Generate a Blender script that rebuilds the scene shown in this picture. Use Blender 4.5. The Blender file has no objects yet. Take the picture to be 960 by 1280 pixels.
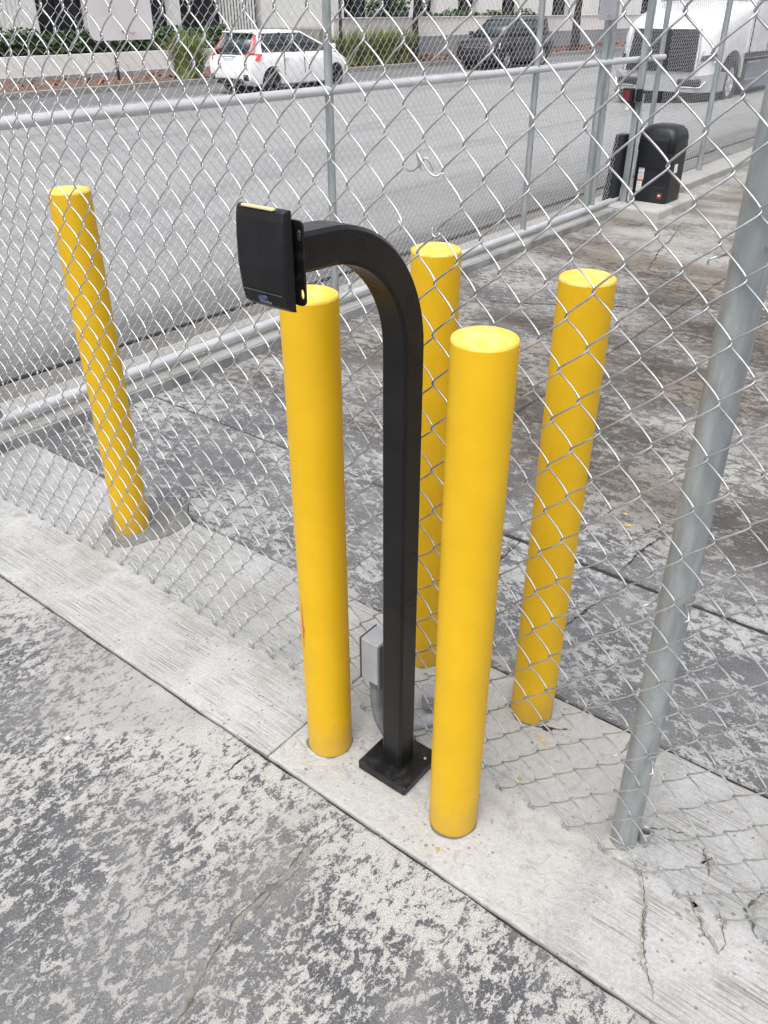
import bpy, bmesh, math, random
import numpy as np
from mathutils import Vector, Matrix, noise as mnoise

random.seed(7); RS = np.random.RandomState(11)
sc = bpy.context.scene
R = math.radians
COL = sc.collection

# ------------------------------------------------------------------ camera
cam_d = bpy.data.cameras.new("camera"); cam = bpy.data.objects.new("camera", cam_d); COL.objects.link(cam)
cam_d.sensor_fit = 'VERTICAL'; cam_d.sensor_height = 24.0
cam_d.lens = 1022.6 / 1280 * 24.0
cam_d.clip_start = 0.05; cam_d.clip_end = 2000
cam.location = (0, 0, 1.65)
cam.rotation_euler = (R(90 - 31.63), 0, R(38.4))
sc.camera = cam

# ------------------------------------------------------------------ world, sun, exposure
SUN_EL, SUN_AZ = R(64), R(165)     # azimuth: direction the light comes from, clockwise from +Y
w = bpy.data.worlds.new("World"); sc.world = w; w.use_nodes = True
nt = w.node_tree; nt.nodes.clear()
out = nt.nodes.new('ShaderNodeOutputWorld'); bg = nt.nodes.new('ShaderNodeBackground')
sky = nt.nodes.new('ShaderNodeTexSky'); sky.sky_type = 'NISHITA'; sky.sun_disc = False
sky.sun_elevation = SUN_EL; sky.sun_rotation = SUN_AZ
sky.air_density = 1.0; sky.dust_density = 5.0; sky.ozone_density = 1.0
hsv = nt.nodes.new('ShaderNodeHueSaturation'); hsv.inputs['Saturation'].default_value = 0.25
nt.links.new(sky.outputs[0], hsv.inputs['Color']); nt.links.new(hsv.outputs[0], bg.inputs[0])
bg.inputs[1].default_value = 0.15
nt.links.new(bg.outputs[0], out.inputs[0])
sd = bpy.data.lights.new("sun", 'SUN'); sun = bpy.data.objects.new("sun", sd); COL.objects.link(sun)
sd.energy = 0.9; sd.angle = R(70); sd.color = (1.0, 0.995, 0.985)
dv = Vector((math.sin(SUN_AZ)*math.cos(SUN_EL), math.cos(SUN_AZ)*math.cos(SUN_EL), math.sin(SUN_EL)))
sun.rotation_euler = dv.to_track_quat('Z', 'Y').to_euler()
vs = sc.view_settings; vs.view_transform = 'Standard'; vs.look = 'None'; vs.gamma = 1.0; vs.use_curve_mapping = False
vs.exposure = 0.80
sc.cycles.max_bounces = 6

# ------------------------------------------------------------------ material helpers
class NB:
    def __init__(s, name):
        s.m = bpy.data.materials.new(name); s.m.use_nodes = True
        s.t = s.m.node_tree; s.b = s.t.nodes['Principled BSDF']
        s.geo = None; s.tc = None
    def n(s, typ, **kw):
        nd = s.t.nodes.new(typ)
        for k, v in kw.items(): setattr(nd, k, v)
        return nd
    def link(s, a, b): s.t.links.new(a, b)
    def _in(s, sock, v):
        if hasattr(v, 'is_linked') or hasattr(v, 'links'): s.link(v, sock)
        else: sock.default_value = v
    def world(s):
        if not s.geo: s.geo = s.n('ShaderNodeNewGeometry')
        return s.geo.outputs['Position']
    def objc(s):
        if not s.tc: s.tc = s.n('ShaderNodeTexCoord')
        return s.tc.outputs['Object']
    def mapping(s, vec, loc=(0,0,0), rot=(0,0,0), scale=(1,1,1)):
        m = s.n('ShaderNodeMapping'); s.link(vec, m.inputs[0])
        m.inputs['Location'].default_value = loc; m.inputs['Rotation'].default_value = rot; m.inputs['Scale'].default_value = scale
        return m.outputs[0]
    def noise(s, vec, scale, detail=4, rough=.55, dist=0, scale3=None, loc=(0,0,0), rot=(0,0,0)):
        if scale3 or loc != (0,0,0) or rot != (0,0,0): vec = s.mapping(vec, loc, rot, scale3 or (1,1,1))
        n = s.n('ShaderNodeTexNoise'); s.link(vec, n.inputs['Vector'])
        n.inputs['Scale'].default_value = scale; n.inputs['Detail'].default_value = detail
        n.inputs['Roughness'].default_value = rough; n.inputs['Distortion'].default_value = dist
        return n.outputs['Fac']
    def voro(s, vec, scale, feature='F1', rand=1.0):
        n = s.n('ShaderNodeTexVoronoi', feature=feature); s.link(vec, n.inputs['Vector']); n.inputs['Scale'].default_value = scale
        n.inputs['Randomness'].default_value = rand
        return n.outputs['Distance']
    def math(s, op, a, b=0.0, c=None, clamp=False):
        n = s.n('ShaderNodeMath', operation=op, use_clamp=clamp)
        s._in(n.inputs[0], a); s._in(n.inputs[1], b)
        if c is not None: s._in(n.inputs[2], c)
        return n.outputs[0]
    def ramp(s, v, a, b, lo=0.0, hi=1.0, smooth=True):
        n = s.n('ShaderNodeMapRange'); n.clamp = True
        if smooth: n.interpolation_type = 'SMOOTHSTEP'
        s._in(n.inputs['Value'], v)
        for k, x in (('From Min', a), ('From Max', b), ('To Min', lo), ('To Max', hi)): n.inputs[k].default_value = x
        return n.outputs['Result']
    def mix(s, f, a, b, mode='MIX'):
        n = s.n('ShaderNodeMix', data_type='RGBA', blend_type=mode)
        s._in(n.inputs[0], f)
        for sock, v in ((n.inputs[6], a), (n.inputs[7], b)):
            if isinstance(v, tuple): sock.default_value = (*v, 1) if len(v) == 3 else v
            else: s.link(v, sock)
        return n.outputs[2]
    def xyz(s, vec):
        n = s.n('ShaderNodeSeparateXYZ'); s.link(vec, n.inputs[0]); return n.outputs
    def bump(s, h, strength=.4, dist=.004, prev=None):
        n = s.n('ShaderNodeBump'); s.link(h, n.inputs['Height'])
        n.inputs['Strength'].default_value = strength; n.inputs['Distance'].default_value = dist
        if prev is not None: s.link(prev, n.inputs['Normal'])
        return n.outputs[0]
    def fin(s, color=None, rough=.7, metal=0.0, normal=None, spec=.5, coat=None):
        for key, v in (('Base Color', color), ('Roughness', rough), ('Metallic', metal), ('Specular IOR Level', spec)):
            if v is None: continue
            if isinstance(v, tuple): s.b.inputs[key].default_value = (*v, 1) if len(v) == 3 else v
            elif isinstance(v, (int, float)): s.b.inputs[key].default_value = v
            else: s.link(v, s.b.inputs[key])
        if coat: s.b.inputs['Coat Weight'].default_value = coat; s.b.inputs['Coat Roughness'].default_value = .08
        if normal is not None: s.link(normal, s.b.inputs['Normal'])
        return s.m

MATS = {}
def simple(name, c, rough=.6, metal=0.0, var=.12, scale=14, bump=0.0, bscale=120, coat=None, spec=.5):
    """a plain paint / plastic / metal with faint uneven tone and fine grain"""
    if name in MATS: return MATS[name]
    s = NB(name); o = s.objc()
    n1 = s.noise(o, scale, 5, .6)
    dark = tuple(x*(1-var) for x in c); lite = tuple(min(1, x*(1+var)) for x in c)
    col = s.mix(s.ramp(n1, .3, .7), dark, lite)
    nrm = s.bump(s.noise(o, bscale, 3, .6), bump, .002) if bump else None
    rr = s.ramp(n1, .3, .7, max(0.02, rough-.06), min(1, rough+.06))
    MATS[name] = s.fin(col, rr, metal, nrm, spec, coat)
    return MATS[name]

# ------------------------------------------------------------------ mesh builder
class MB:
    def __init__(s): s.v = []; s.f = []; s.sm = []
    def add(s, V, F, smooth=False):
        o = len(s.v); s.v.extend([tuple(map(float, p)) for p in V])
        for f in F: s.f.append(tuple(i+o for i in f)); s.sm.append(smooth)
        return s
    def box(s, c, d, rz=0.0, bev=0.0):
        x, y, z = d[0]/2, d[1]/2, d[2]/2
        if bev <= 0:
            V = [(sx*x, sy*y, sz*z) for sz in (-1,1) for sy in (-1,1) for sx in (-1,1)]
            F = [(0,2,3,1),(4,5,7,6),(0,1,5,4),(2,6,7,3),(0,4,6,2),(1,3,7,5)]
        else:
            b = min(bev, x*.99, y*.99, z*.99)
            def ring(zz, ix): # octagon ring
                X, Y = x-ix, y-ix
                return [(X-b,-Y,zz),(X,-Y+b,zz),(X,Y-b,zz),(X-b,Y,zz),(-X+b,Y,zz),(-X,Y-b,zz),(-X,-Y+b,zz),(-X+b,-Y,zz)]
            V = ring(-z, b*.7)+ring(-z+b, 0)+ring(z-b, 0)+ring(z, b*.7)
            F = [tuple(range(7,-1,-1)), tuple(range(24,32))]
            for k in range(3):
                for i in range(8):
                    j = (i+1) % 8; F.append((k*8+i, k*8+j, k*8+8+j, k*8+8+i))
        cr, sr = math.cos(rz), math.sin(rz)
        V = [(c[0]+p[0]*cr-p[1]*sr, c[1]+p[0]*sr+p[1]*cr, c[2]+p[2]) for p in V]
        return s.add(V, F)
    def hexa(s, p8):  # bottom 4 ccw, top 4 ccw
        return s.add(p8, [(3,2,1,0),(4,5,6,7),(0,1,5,4),(1,2,6,5),(2,3,7,6),(3,0,4,7)])
    def tube(s, P, r, sides=8, cap=True, smooth=True):
        P = np.asarray(P, float); n = len(P)
        T = np.gradient(P, axis=0); T /= np.linalg.norm(T, axis=1)[:, None]+1e-12
        rr = np.full(n, r) if np.isscalar(r) else np.asarray(r, float)
        a = np.array([0,0,1.]) if abs(T[0][2]) < .9 else np.array([1.,0,0])
        N = np.cross(T[0], a); N /= np.linalg.norm(N); ns = [N]
        for i in range(1, n):
            N = ns[-1]-T[i]*np.dot(ns[-1], T[i]); N /= np.linalg.norm(N)+1e-12; ns.append(N)
        ns = np.array(ns); bs = np.cross(T, ns)
        th = np.arange(sides)*2*math.pi/sides
        V = (P[:,None,:]+rr[:,None,None]*(np.cos(th)[None,:,None]*ns[:,None,:]+np.sin(th)[None,:,None]*bs[:,None,:])).reshape(-1,3)
        F = [(i*sides+j, i*sides+(j+1)%sides, (i+1)*sides+(j+1)%sides, (i+1)*sides+j) for i in range(n-1) for j in range(sides)]
        s.add(V, F, smooth)
        if cap:
            s.add(V[:sides], [tuple(range(sides-1,-1,-1))]); s.add(V[-sides:], [tuple(range(sides))])
        return s
    def lathe(s, prof, sides=32, c=(0,0,0), axis='z', smooth=True):
        V = []; 
        for r, h in prof:
            for j in range(sides):
                a = 2*math.pi*j/sides
                p = (r*math.cos(a), r*math.sin(a), h)
                if axis == 'y': p = (p[0], p[2], p[1])
                if axis == 'x': p = (p[2], p[0], p[1])
                V.append((p[0]+c[0], p[1]+c[1], p[2]+c[2]))
        n = len(prof)
        F = [(i*sides+j, i*sides+(j+1)%sides, (i+1)*sides+(j+1)%sides, (i+1)*sides+j) for i in range(n-1) for j in range(sides)]
        if axis == 'y': F = [f[::-1] for f in F]
        return s.add(V, F, smooth)
    def loft(s, rings, closed=True, caps=True, smooth=True):
        m = len(rings[0]); V = [p for r in rings for p in r]
        F = []
        for i in range(len(rings)-1):
            for j in range(m if closed else m-1):
                k = (j+1) % m; F.append((i*m+j, i*m+k, (i+1)*m+k, (i+1)*m+j))
        if caps and closed:
            F.append(tuple(range(m-1,-1,-1))); F.append(tuple((len(rings)-1)*m+j for j in range(m)))
        return s.add(V, F, smooth)
    def mesh(s, name, mat, autosmooth=None):
        me = bpy.data.meshes.new(name); me.from_pydata(s.v, [], s.f)
        me.polygons.foreach_set('use_smooth', s.sm); 
        if mat: me.materials.append(mat)
        me.update(); return me
    def build(s, name, mat, parent=None, world=False, loc=None, fix=False, kind=None):
        if world and parent is not None:
            o = gloc(parent); s.v = [(p[0]-o[0], p[1]-o[1], p[2]-o[2]) for p in s.v]
        if loc is not None and world: s.v = [(p[0]-loc[0], p[1]-loc[1], p[2]-loc[2]) for p in s.v]
        me = s.mesh(name, mat)
        if fix:
            bm = bmesh.new(); bm.from_mesh(me); bmesh.ops.remove_doubles(bm, verts=bm.verts, dist=1e-5)
            bmesh.ops.recalc_face_normals(bm, faces=bm.faces); bm.to_mesh(me); bm.free()
        ob = bpy.data.objects.new(name, me); COL.objects.link(ob)
        if parent is not None: ob.parent = parent
        if loc is not None: ob.location = loc
        if kind: ob['kind'] = kind
        return ob
def gloc(o):
    v = Vector((0,0,0))
    while o is not None: v += Vector(o.location); o = o.parent
    return v
def tag(o, label=None, cat=None, group=None, kind=None):
    if label: o['label'] = label
    if cat: o['category'] = cat
    if group: o['group'] = group
    if kind: o['kind'] = kind
    return o
def thing(name, loc, label, cat, group=None, rz=0.0):
    o = bpy.data.objects.new(name, None); o.empty_display_size = .1; COL.objects.link(o)
    o.location = loc; o.rotation_euler = (0,0,rz); return tag(o, label, cat, group)
def child_copy(src, parent, loc=None):
    c = src.copy(); COL.objects.link(c); c.parent = parent
    if loc is not None: c.location = loc
    return c
def bevel(ob, width, seg=2):
    m = ob.modifiers.new('bevel', 'BEVEL'); m.width = width; m.segments = seg; m.limit_method = 'ANGLE'; m.angle_limit = R(35)
    ob.modifiers.new('wn', 'WEIGHTED_NORMAL') if False else None
    return ob

# ------------------------------------------------------------------ ground materials
def worn_slab(name, light, dark, stretch, thr, seed, warm=None, fade=None, fine=1.0, lighten=None, big_w=.5, soft=.5):
    s = NB(name); p = s.world(); y = s.xyz(p)[1]
    big = s.noise(p, 2.4, 4, .5, loc=seed, scale3=stretch)
    mid = s.noise(p, 24*fine, 5, .64, .6, scale3=stretch, loc=(seed[1], seed[0], 0))
    med = s.noise(p, 78*fine, 3, .6, .6, scale3=stretch)
    fin_ = s.noise(p, 190*fine, 2, .6)
    v = s.math('MULTIPLY_ADD', s.math('SUBTRACT', big, .5), big_w, mid)
    v = s.math('MULTIPLY_ADD', s.math('SUBTRACT', med, .5), .60, v)
    v = s.math('MULTIPLY_ADD', s.math('SUBTRACT', fin_, .5), .34, v)
    if fade: v = s.math('SUBTRACT', v, s.math('MULTIPLY', s.ramp(y, fade[0], fade[1]), fade[2]))
    if lighten: v = s.math('SUBTRACT', v, s.math('MULTIPLY', s.ramp(y, lighten[0], lighten[1]), lighten[2]))
    m = s.ramp(v, thr-.022, thr+.028)
    haze = s.ramp(v, thr-.16, thr+.03)
    grain = s.noise(p, 420, 3, .7); grain2 = s.noise(p, 190, 4, .75)
    lt = s.mix(s.ramp(grain, .34, .66), tuple(c*.60 for c in light), tuple(min(1, c*1.30) for c in light))
    lt = s.mix(s.math('MULTIPLY', s.ramp(grain2, .50, .66), .55), lt, tuple(c*.48 for c in light))
    lt = s.mix(s.math('MULTIPLY', haze, .28), lt, tuple(c*1.2+.03 for c in dark))
    dk = s.mix(s.ramp(grain2, .35, .7), tuple(c*.72 for c in dark), tuple(c*1.6 for c in dark))
    spk = s.ramp(s.noise(p, 260, 2, .6), .62, .70)
    dk = s.mix(s.math('MULTIPLY', spk, .75), dk, tuple(c*.85 for c in light))
    dk = s.mix(s.ramp(s.noise(p, 4.0, 5, .6, loc=(2.2,9.1,0)), .45, .7, 0, .45), dk, tuple(c*.5 for c in light))
    col = s.mix(m, lt, dk)
    # soft, scuffed zones where the coat has worn to an even grey
    zone = s.math('MULTIPLY', s.ramp(s.noise(p, 2.6, 5, .6, loc=(seed[1]+3.3, 1.2, 0)), .42, .62), soft)
    mg = tuple(.55*a_+.45*b_ for a_, b_ in zip(dark, light)); 
    col = s.mix(zone, col, s.mix(s.ramp(grain2, .3, .7), tuple(k*.72 for k in mg), tuple(k*1.25 for k in mg)))
    if warm:
        wn = s.noise(p, .8, 6, .62, loc=(4.2, 1.7, 0), scale3=(.8,1.5,1))
        f = s.math('MULTIPLY', s.ramp(wn, .40, .60), warm[1])
        if len(warm) > 2: f = s.math('MULTIPLY', f, s.ramp(y, warm[2], warm[3]))
        col = s.mix(f, col, s.mix(1.0, col, warm[0], 'MULTIPLY'))
        col = s.mix(s.math('MULTIPLY', s.ramp(y, 2.2, 3.4), .9), col, s.mix(1.0, col, (.86,.83,.79), 'MULTIPLY'))
    h = s.math('MULTIPLY_ADD', m, -.9, s.math('MULTIPLY', grain2, 1.1))
    nrm = s.bump(h, .6, .0030)
    nrm = s.bump(grain, .4, .0016, nrm)
    return s.fin(col, s.ramp(m, 0, 1, .92, .75), 0, nrm, .3)

M_front = worn_slab('worn_front_concrete', (.415,.41,.392), (.074,.074,.083), (1.15,.70,1), .494, (5.3,2.1,0), fade=(.60,.95,.10), big_w=.38, soft=.46, fine=1.55)
M_rear = worn_slab('worn_rear_concrete', (.40,.40,.395), (.098,.098,.105), (.75,1.1,1), .478, (1.3,2.9,0), warm=((.48,.42,.36), .95, 2.2, 3.0), fine=.95, lighten=(4.6,7.0,.14), big_w=.6, soft=.38)

def broom(name, rough_zone=None):
    s = NB(name); p = s.world(); x, y, z = s.xyz(p)
    st = s.noise(p, 1.0, 6, .72, scale3=(5.0, 230, 1), rot=(0,0,R(3)))
    st2 = s.noise(p, 1.0, 4, .6, scale3=(2.0, 70, 1), rot=(0,0,R(3)))
    blotch = s.noise(p, 3.2, 6, .6); fine = s.noise(p, 380, 3, .7)
    gr = s.noise(p, 60, 6, .7)
    base = s.mix(s.ramp(blotch, .33, .68), (.355,.354,.350), (.43,.43,.428))
    wet = s.noise(p, 2.1, 5, .62, loc=(8.3,2.2,0))
    base = s.mix(s.math('MULTIPLY', s.ramp(wet, .48, .66), .55), base, (.285,.272,.24))
    base = s.mix(s.ramp(s.noise(p, 130, 5, .8), .35, .65), s.mix(.30, base, (.2,.2,.195)), s.mix(.2, base, (.6,.6,.6)))
    base = s.mix(s.math('MULTIPLY', s.ramp(fine, .50, .70), .6), base, (.24,.237,.228))
    lines = s.ramp(st, .38, .53, 1, 0); keep = s.ramp(s.noise(p, 7, 4, .6), .38, .58)
    lines = s.math('MULTIPLY', lines, s.math('MULTIPLY', keep, .9))
    if rough_zone:
        rz = s.math('MULTIPLY', s.ramp(s.math('MULTIPLY_ADD', gr, .16, x), rough_zone[0]-.05, rough_zone[0]+.03), s.ramp(s.math('MULTIPLY_ADD', gr, -.2, x), rough_zone[1], rough_zone[1]+.12, 1, 0))
        lines = s.math('MULTIPLY', lines, s.math('SUBTRACT', 1.0, rz))
    col = s.mix(lines, base, (.165,.162,.152))
    if True:   # fine silt caught along the hem of the mesh
        silt = s.math('MULTIPLY', s.ramp(s.math('ABSOLUTE', s.math('SUBTRACT', s.math('MULTIPLY_ADD', s.noise(p, 5, 5, .6), .05, y), 1.235)), .0, .035, 1, 0), s.ramp(s.noise(p, 14, 5, .7), .40, .60))
        col = s.mix(s.math('MULTIPLY', silt, .45), col, (.22,.205,.175))
    pv = s.voro(p, 46); pit = s.math('MULTIPLY', s.ramp(pv, .10, .22, 1, 0), s.ramp(s.noise(p, 9, 3, .6), .44, .56))
    col = s.mix(s.math('MULTIPLY', pit, .8), col, (.17,.155,.13))
    hgt = s.math('MULTIPLY_ADD', st, .7, s.math('MULTIPLY', pit, -1.0))
    if rough_zone:
        slurry = s.noise(p, 26, 8, .66, .6)
        holes = s.math('MULTIPLY', s.ramp(slurry, .37, .45, 1, 0), rz)
        col = s.mix(s.math('MULTIPLY', holes, .55), col, (.19,.18,.16))
        col = s.mix(s.math('MULTIPLY', rz, .35), col, (.45,.44,.42))
        hgt = s.math('ADD', hgt, s.math('MULTIPLY', s.math('MULTIPLY', slurry, rz), 8.0))
    nrm = s.bump(hgt, .6, .0022); nrm = s.bump(fine, .25, .0014, nrm)
    return s.fin(col, .9, 0, nrm, .3)
M_broom = broom('broomed_concrete')
M_broom2 = broom('broomed_concrete_patched', (-1.14, -.50))

def plain_conc(name, c, dirt=(.18,.165,.14), amt=.5, sc_=2.0):
    s = NB(name); p = s.world()
    a = s.noise(p, sc_, 7, .65); g = s.noise(p, 160, 4, .7); g2 = s.noise(p, 28, 6, .7)
    col = s.mix(s.ramp(g, .3, .7), tuple(k*.78 for k in c), tuple(k*1.15 for k in c))
    col = s.mix(s.math('MULTIPLY', s.ramp(a, .45, .68), amt), col, dirt)
    col = s.mix(s.math('MULTIPLY', s.ramp(g2, .58, .70), amt*.7), col, dirt)
    return s.fin(col, .9, 0, s.bump(g2, .5, .006), .3)
M_kerb = plain_conc('kerb_concrete', (.33,.325,.31))
M_apron = plain_conc('apron_concrete', (.155,.148,.138), (.08,.072,.06), .8, 1.3)
M_pad = plain_conc('pad_concrete', (.40,.39,.365), (.2,.17,.13), .4, 4)
M_collar = plain_conc('collar_concrete', (.20,.197,.186), (.115,.11,.10), .75, 14)
M_dark = plain_conc('joint_dirt', (.035,.032,.028), (.06,.055,.04), .6, 30)
M_mulch = plain_conc('mulch', (.16,.105,.08), (.07,.045,.035), .8, 5)
M_walk = plain_conc('far_kerb', (.27,.26,.245))

def street():
    s = NB('street_surface'); p = s.world(); x, y, z = s.xyz(p)
    g = s.noise(p, 55, 6, .8); a = s.noise(p, .35, 5, .6, scale3=(1.6,.5,1)); b = s.noise(p, 5, 6, .7)
    col = s.mix(s.ramp(g, .3, .7), (.165,.165,.167), (.335,.335,.335))
    col = s.mix(s.math('MULTIPLY', s.ramp(a, .46, .66), .5), col, s.mix(1.0, col, (.68,.68,.69), 'MULTIPLY'))
    tr_ = s.noise(p, 1.0, 6, .7, scale3=(3.2,.16,1)); col = s.mix(s.math('MULTIPLY', s.ramp(tr_, .52, .66), .45), col, s.mix(1.0, col, (.62,.62,.63), 'MULTIPLY'))
    pale = s.noise(p, 12, 6, .75); col = s.mix(s.math('MULTIPLY', s.ramp(pale, .56, .68), .35), col, (.40,.40,.40))
    col = s.mix(s.math('MULTIPLY', s.ramp(b, .56, .7), .25), col, (.18,.18,.18))
    # darker strip just outside the gate, irregular
    d = s.math('MULTIPLY_ADD', s.noise(p, 1.3, 6, .65, scale3=(1.6,.6,1)), 1.5, x)
    f = s.math('MULTIPLY', s.ramp(d, -3.95, -3.35), .72)
    col = s.mix(s.math('MULTIPLY', s.ramp(d, -6.2, -3.6), .45), col, s.mix(1.0, col, (.55,.545,.54), 'MULTIPLY'))
    col = s.mix(f, col, (.085,.082,.08))
    return s.fin(col, .85, 0, s.bump(g, .4, .006), .3)
M_street = street()
M_lane = plain_conc('lane_asphalt', (.155,.155,.16), (.10,.10,.105), .5, .8)
M_soil = plain_conc('outer_ground', (.2,.19,.17), (.12,.11,.09), .5, .2)

# ------------------------------------------------------------------ ground slabs
def edge_line(p0, p1, step, amp, seed, chip=.0):
    n = max(2, int(math.dist(p0, p1)/step)); rs = np.random.RandomState(seed); L = []
    nx, ny = -(p1[1]-p0[1]), p1[0]-p0[0]; l = math.hypot(nx, ny); nx /= l; ny /= l
    for i in range(n+1):
        t = i/n; j = 0 if i in (0, n) else amp*(mnoise.noise(Vector((t*n*.17+seed*3.1, seed, 0)))*1.4+mnoise.noise(Vector((t*n*.9, seed+5, 0)))*.8)
        L.append((p0[0]+(p1[0]-p0[0])*t+nx*j, p0[1]+(p1[1]-p0[1])*t+ny*j))
    return L
def slab(name, corners, z, thick, mat, amp=.002, step=.025, bev=.006, seed=1, fine_edges=(0,1,2,3)):
    """corners ccw; rounded, slightly ragged arrises"""
    loop = []
    for i in range(4):
        a, b = corners[i], corners[(i+1) % 4]
        st = step if i in fine_edges else 1e9
        loop += (edge_line(a, b, st, amp, seed+i) if st < 1e8 else [a, b])[:-1]
    cx = sum(c[0] for c in corners)/4; cy = sum(c[1] for c in corners)/4
    n = len(loop); mb = MB()
    def inset(d):
        o = []
        for i in range(n):
            a, b, c = loop[i-1], loop[i], loop[(i+1) % n]
            tx, ty = c[0]-a[0], c[1]-a[1]; l = math.hypot(tx, ty) or 1
            o.append((b[0]-ty/l*d, b[1]+tx/l*d))
        return o
    r0 = [(x, y, z-thick) for x, y in loop]; r1 = [(x, y, z-bev) for x, y in loop]
    r2 = [(x, y, z-bev*.3) for x, y in inset(bev*.35)]; r3 = [(x, y, z) for x, y in inset(bev*1.2)]
    mb.loft([r0, r1, r2, r3], closed=True, caps=False, smooth=False)
    o = 3*n; 
    mb.f.append(tuple(range(o, o+n))); mb.sm.append(False)
    ob = mb.build(name, mat); tag(ob, kind='structure'); return ob

ground = MB().box((0, 0, -.45), (1200, 1200, .1)).build('ground', M_soil); tag(ground, kind='structure')
joint_bed = MB().box((4.5, 18, -.035), (15.5, 44, .05)).build('joint_bed', M_dark); tag(joint_bed, kind='structure')

slab('front_slab', [(-7,-5),(9,-5),(9,.9605),(-7,.9605)], 0, .12, M_front, amp=.0035, seed=3, fine_edges=(2,))
strip_l = slab('concrete_strip', [(-3.262,.967),(-1.152,.967),(-1.156,1.612),(-3.262,1.586)], .003, .12, M_broom, seed=8, bev=.005)
strip_r = slab('concrete_strip', [(-1.149,.967),(9,.967),(9,1.68),(-.1,1.662),(-1.152,1.612)][:0] or [(-1.149,.967),(3.5,.967),(3.5,1.72),(-1.153,1.606)], .003, .12, M_broom2, seed=12, bev=.005)
slab('rear_slab', [(-3.262,1.598),(-1.153,1.621),(-1.153,2.250),(-3.262,2.250)], 0, .12, M_rear, amp=.004, seed=21, bev=.009)
slab('rear_slab', [(-1.150,1.621),(3.5,1.735),(3.5,2.36),(-1.150,2.250)], 0, .12, M_rear, amp=.004, seed=25, bev=.009)
slab('rear_slab', [(-3.262,2.262),(-1.738,2.262),(-1.738,20),(-3.262,20)], -.002, .12, M_rear, amp=.003, seed=31, bev=.007, step=.05)
slab('rear_slab', [(-1.730,2.262),(12,2.55),(12,20),(-1.730,20)], -.001, .12, M_rear, amp=.003, seed=36, bev=.007, step=.05)

# gate track kerb with a steel nosing
tk = slab('gate_track_kerb', [(-3.66,-3),(-3.285,-3),(-3.285,7.62),(-3.66,7.62)], .052, .2, M_kerb, amp=.004, seed=41, step=.05, bev=.010, fine_edges=(1,3))
M_oldsteel = simple('old_steel_angle', (.26,.26,.265), .6, .25, .3, 6, .2, 60)
MB().box((-3.270, 2.3, .020), (.018, 10.6, .052)).build('steel_nosing', M_oldsteel, tk)
apron = MB().box((-3.83, 8, -.063), (.30, 34, .12)).build('apron', M_apron); tag(apron, kind='structure')
kb = slab('fence_kerb', [(-3.50,8.9),(-3.19,8.9),(-3.262,20),(-3.58,20)], .07, .2, M_kerb, amp=.004, seed=45, step=.08, bev=.012, fine_edges=(1,3))
# street: apron falls gently from the gate to the road
mb = MB(); xs = [-3.995,-4.6,-5.6,-7,-9,-12,-18.6]; zs = [-.006,-.02,-.07,-.15,-.27,-.30,-.30]
for y0, y1 in ((-60, 120),):
    V = [(x, y, z) for y in (y0, y1) for x, z in zip(xs, zs)]; n = len(xs)
    mb.add(V, [(i+1, i, n+i, n+i+1) for i in range(n-1)], True)
st = mb.build('road', M_street, fix=False); tag(st, kind='structure')
ln = MB().box((-20.05, 30, -.355), (2.9, 180, .1)).build('parking_lane', M_lane); tag(ln, kind='structure')
fk = slab('far_kerb', [(-21.75,-60),(-21.5,-60),(-21.5,120),(-21.75,120)], -.16, .3, M_walk, fine_edges=())
bed = MB(); 
gy = np.linspace(-20, 90, 180); gx = np.linspace(-25.6, -21.76, 8)
V = [(x, y, -.19+.05*mnoise.noise(Vector((x*1.3, y*1.3, 0)))) for y in gy for x in gx]
bed.add(V, [(j*8+i, j*8+i+1, j*8+9+i, j*8+8+i) for j in range(179) for i in range(7)], True)
tag(bed.build('planting_bed', M_mulch), kind='structure')

# cracks: ragged dark ribbons, parts of the slab they run through
def crack(pts, w, z, parent, seed, name='crack', mat=None):
    rs = np.random.RandomState(seed); P = []
    for a, b in zip(pts[:-1], pts[1:]):
        n = max(2, int(math.dist(a, b)/.006))
        for i in range(n): t = i/n; P.append((a[0]+(b[0]-a[0])*t, a[1]+(b[1]-a[1])*t))
    P.append(pts[-1]); P = np.array(P); n = len(P)
    jit = np.cumsum(rs.randn(n, 2)*.0016, axis=0); jit -= np.linspace(0, 1, n)[:, None]*jit[-1]
    P = P+jit+rs.randn(n, 2)*.0009
    T = np.gradient(P, axis=0); T /= np.linalg.norm(T, axis=1)[:, None]+1e-9
    N = np.stack([-T[:,1], T[:,0]], 1); ww = w*(.18+.75*np.abs(np.convolve(rs.randn(n+2), np.ones(3)/1.7, 'valid')))*(.15+np.sin(np.linspace(.04, math.pi-.04, n)))
    ww *= np.where(rs.rand(n) < .12, .25, 1)
    mb = MB(); V = []
    for i in range(n):
        a = P[i]+N[i]*ww[i]/2; b = P[i]-N[i]*ww[i]/2; V += [(a[0], a[1], z), (b[0], b[1], z)]
    mb.add(V, [(2*i+1, 2*i+3, 2*i+2, 2*i) for i in range(n-1)])
    return mb.build(name, mat or M_dark, parent)
def splat(x, y, r, z, parent, mat, seed, name='paint_drip'):
    rs = np.random.RandomState(seed); n = 11; a0 = rs.rand()*6
    V = [(x, y, z)]+[(x+r*(.5+.8*rs.rand())*math.cos(a0+i*6.283/n)*1.3, y+r*(.5+.8*rs.rand())*math.sin(a0+i*6.283/n), z) for i in range(n)]
    return MB().add(V, [(0, 1+i, 1+(i+1) % n) for i in range(n)]).build(name, mat, parent)
M_spall = plain_conc('spalled_concrete', (.27,.258,.235), (.15,.14,.12), .7, 45)
M_soft = plain_conc('crack_dark', (.105,.10,.09), (.06,.055,.045), .7, 50)  # soft dark colour of the crack lines
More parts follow.
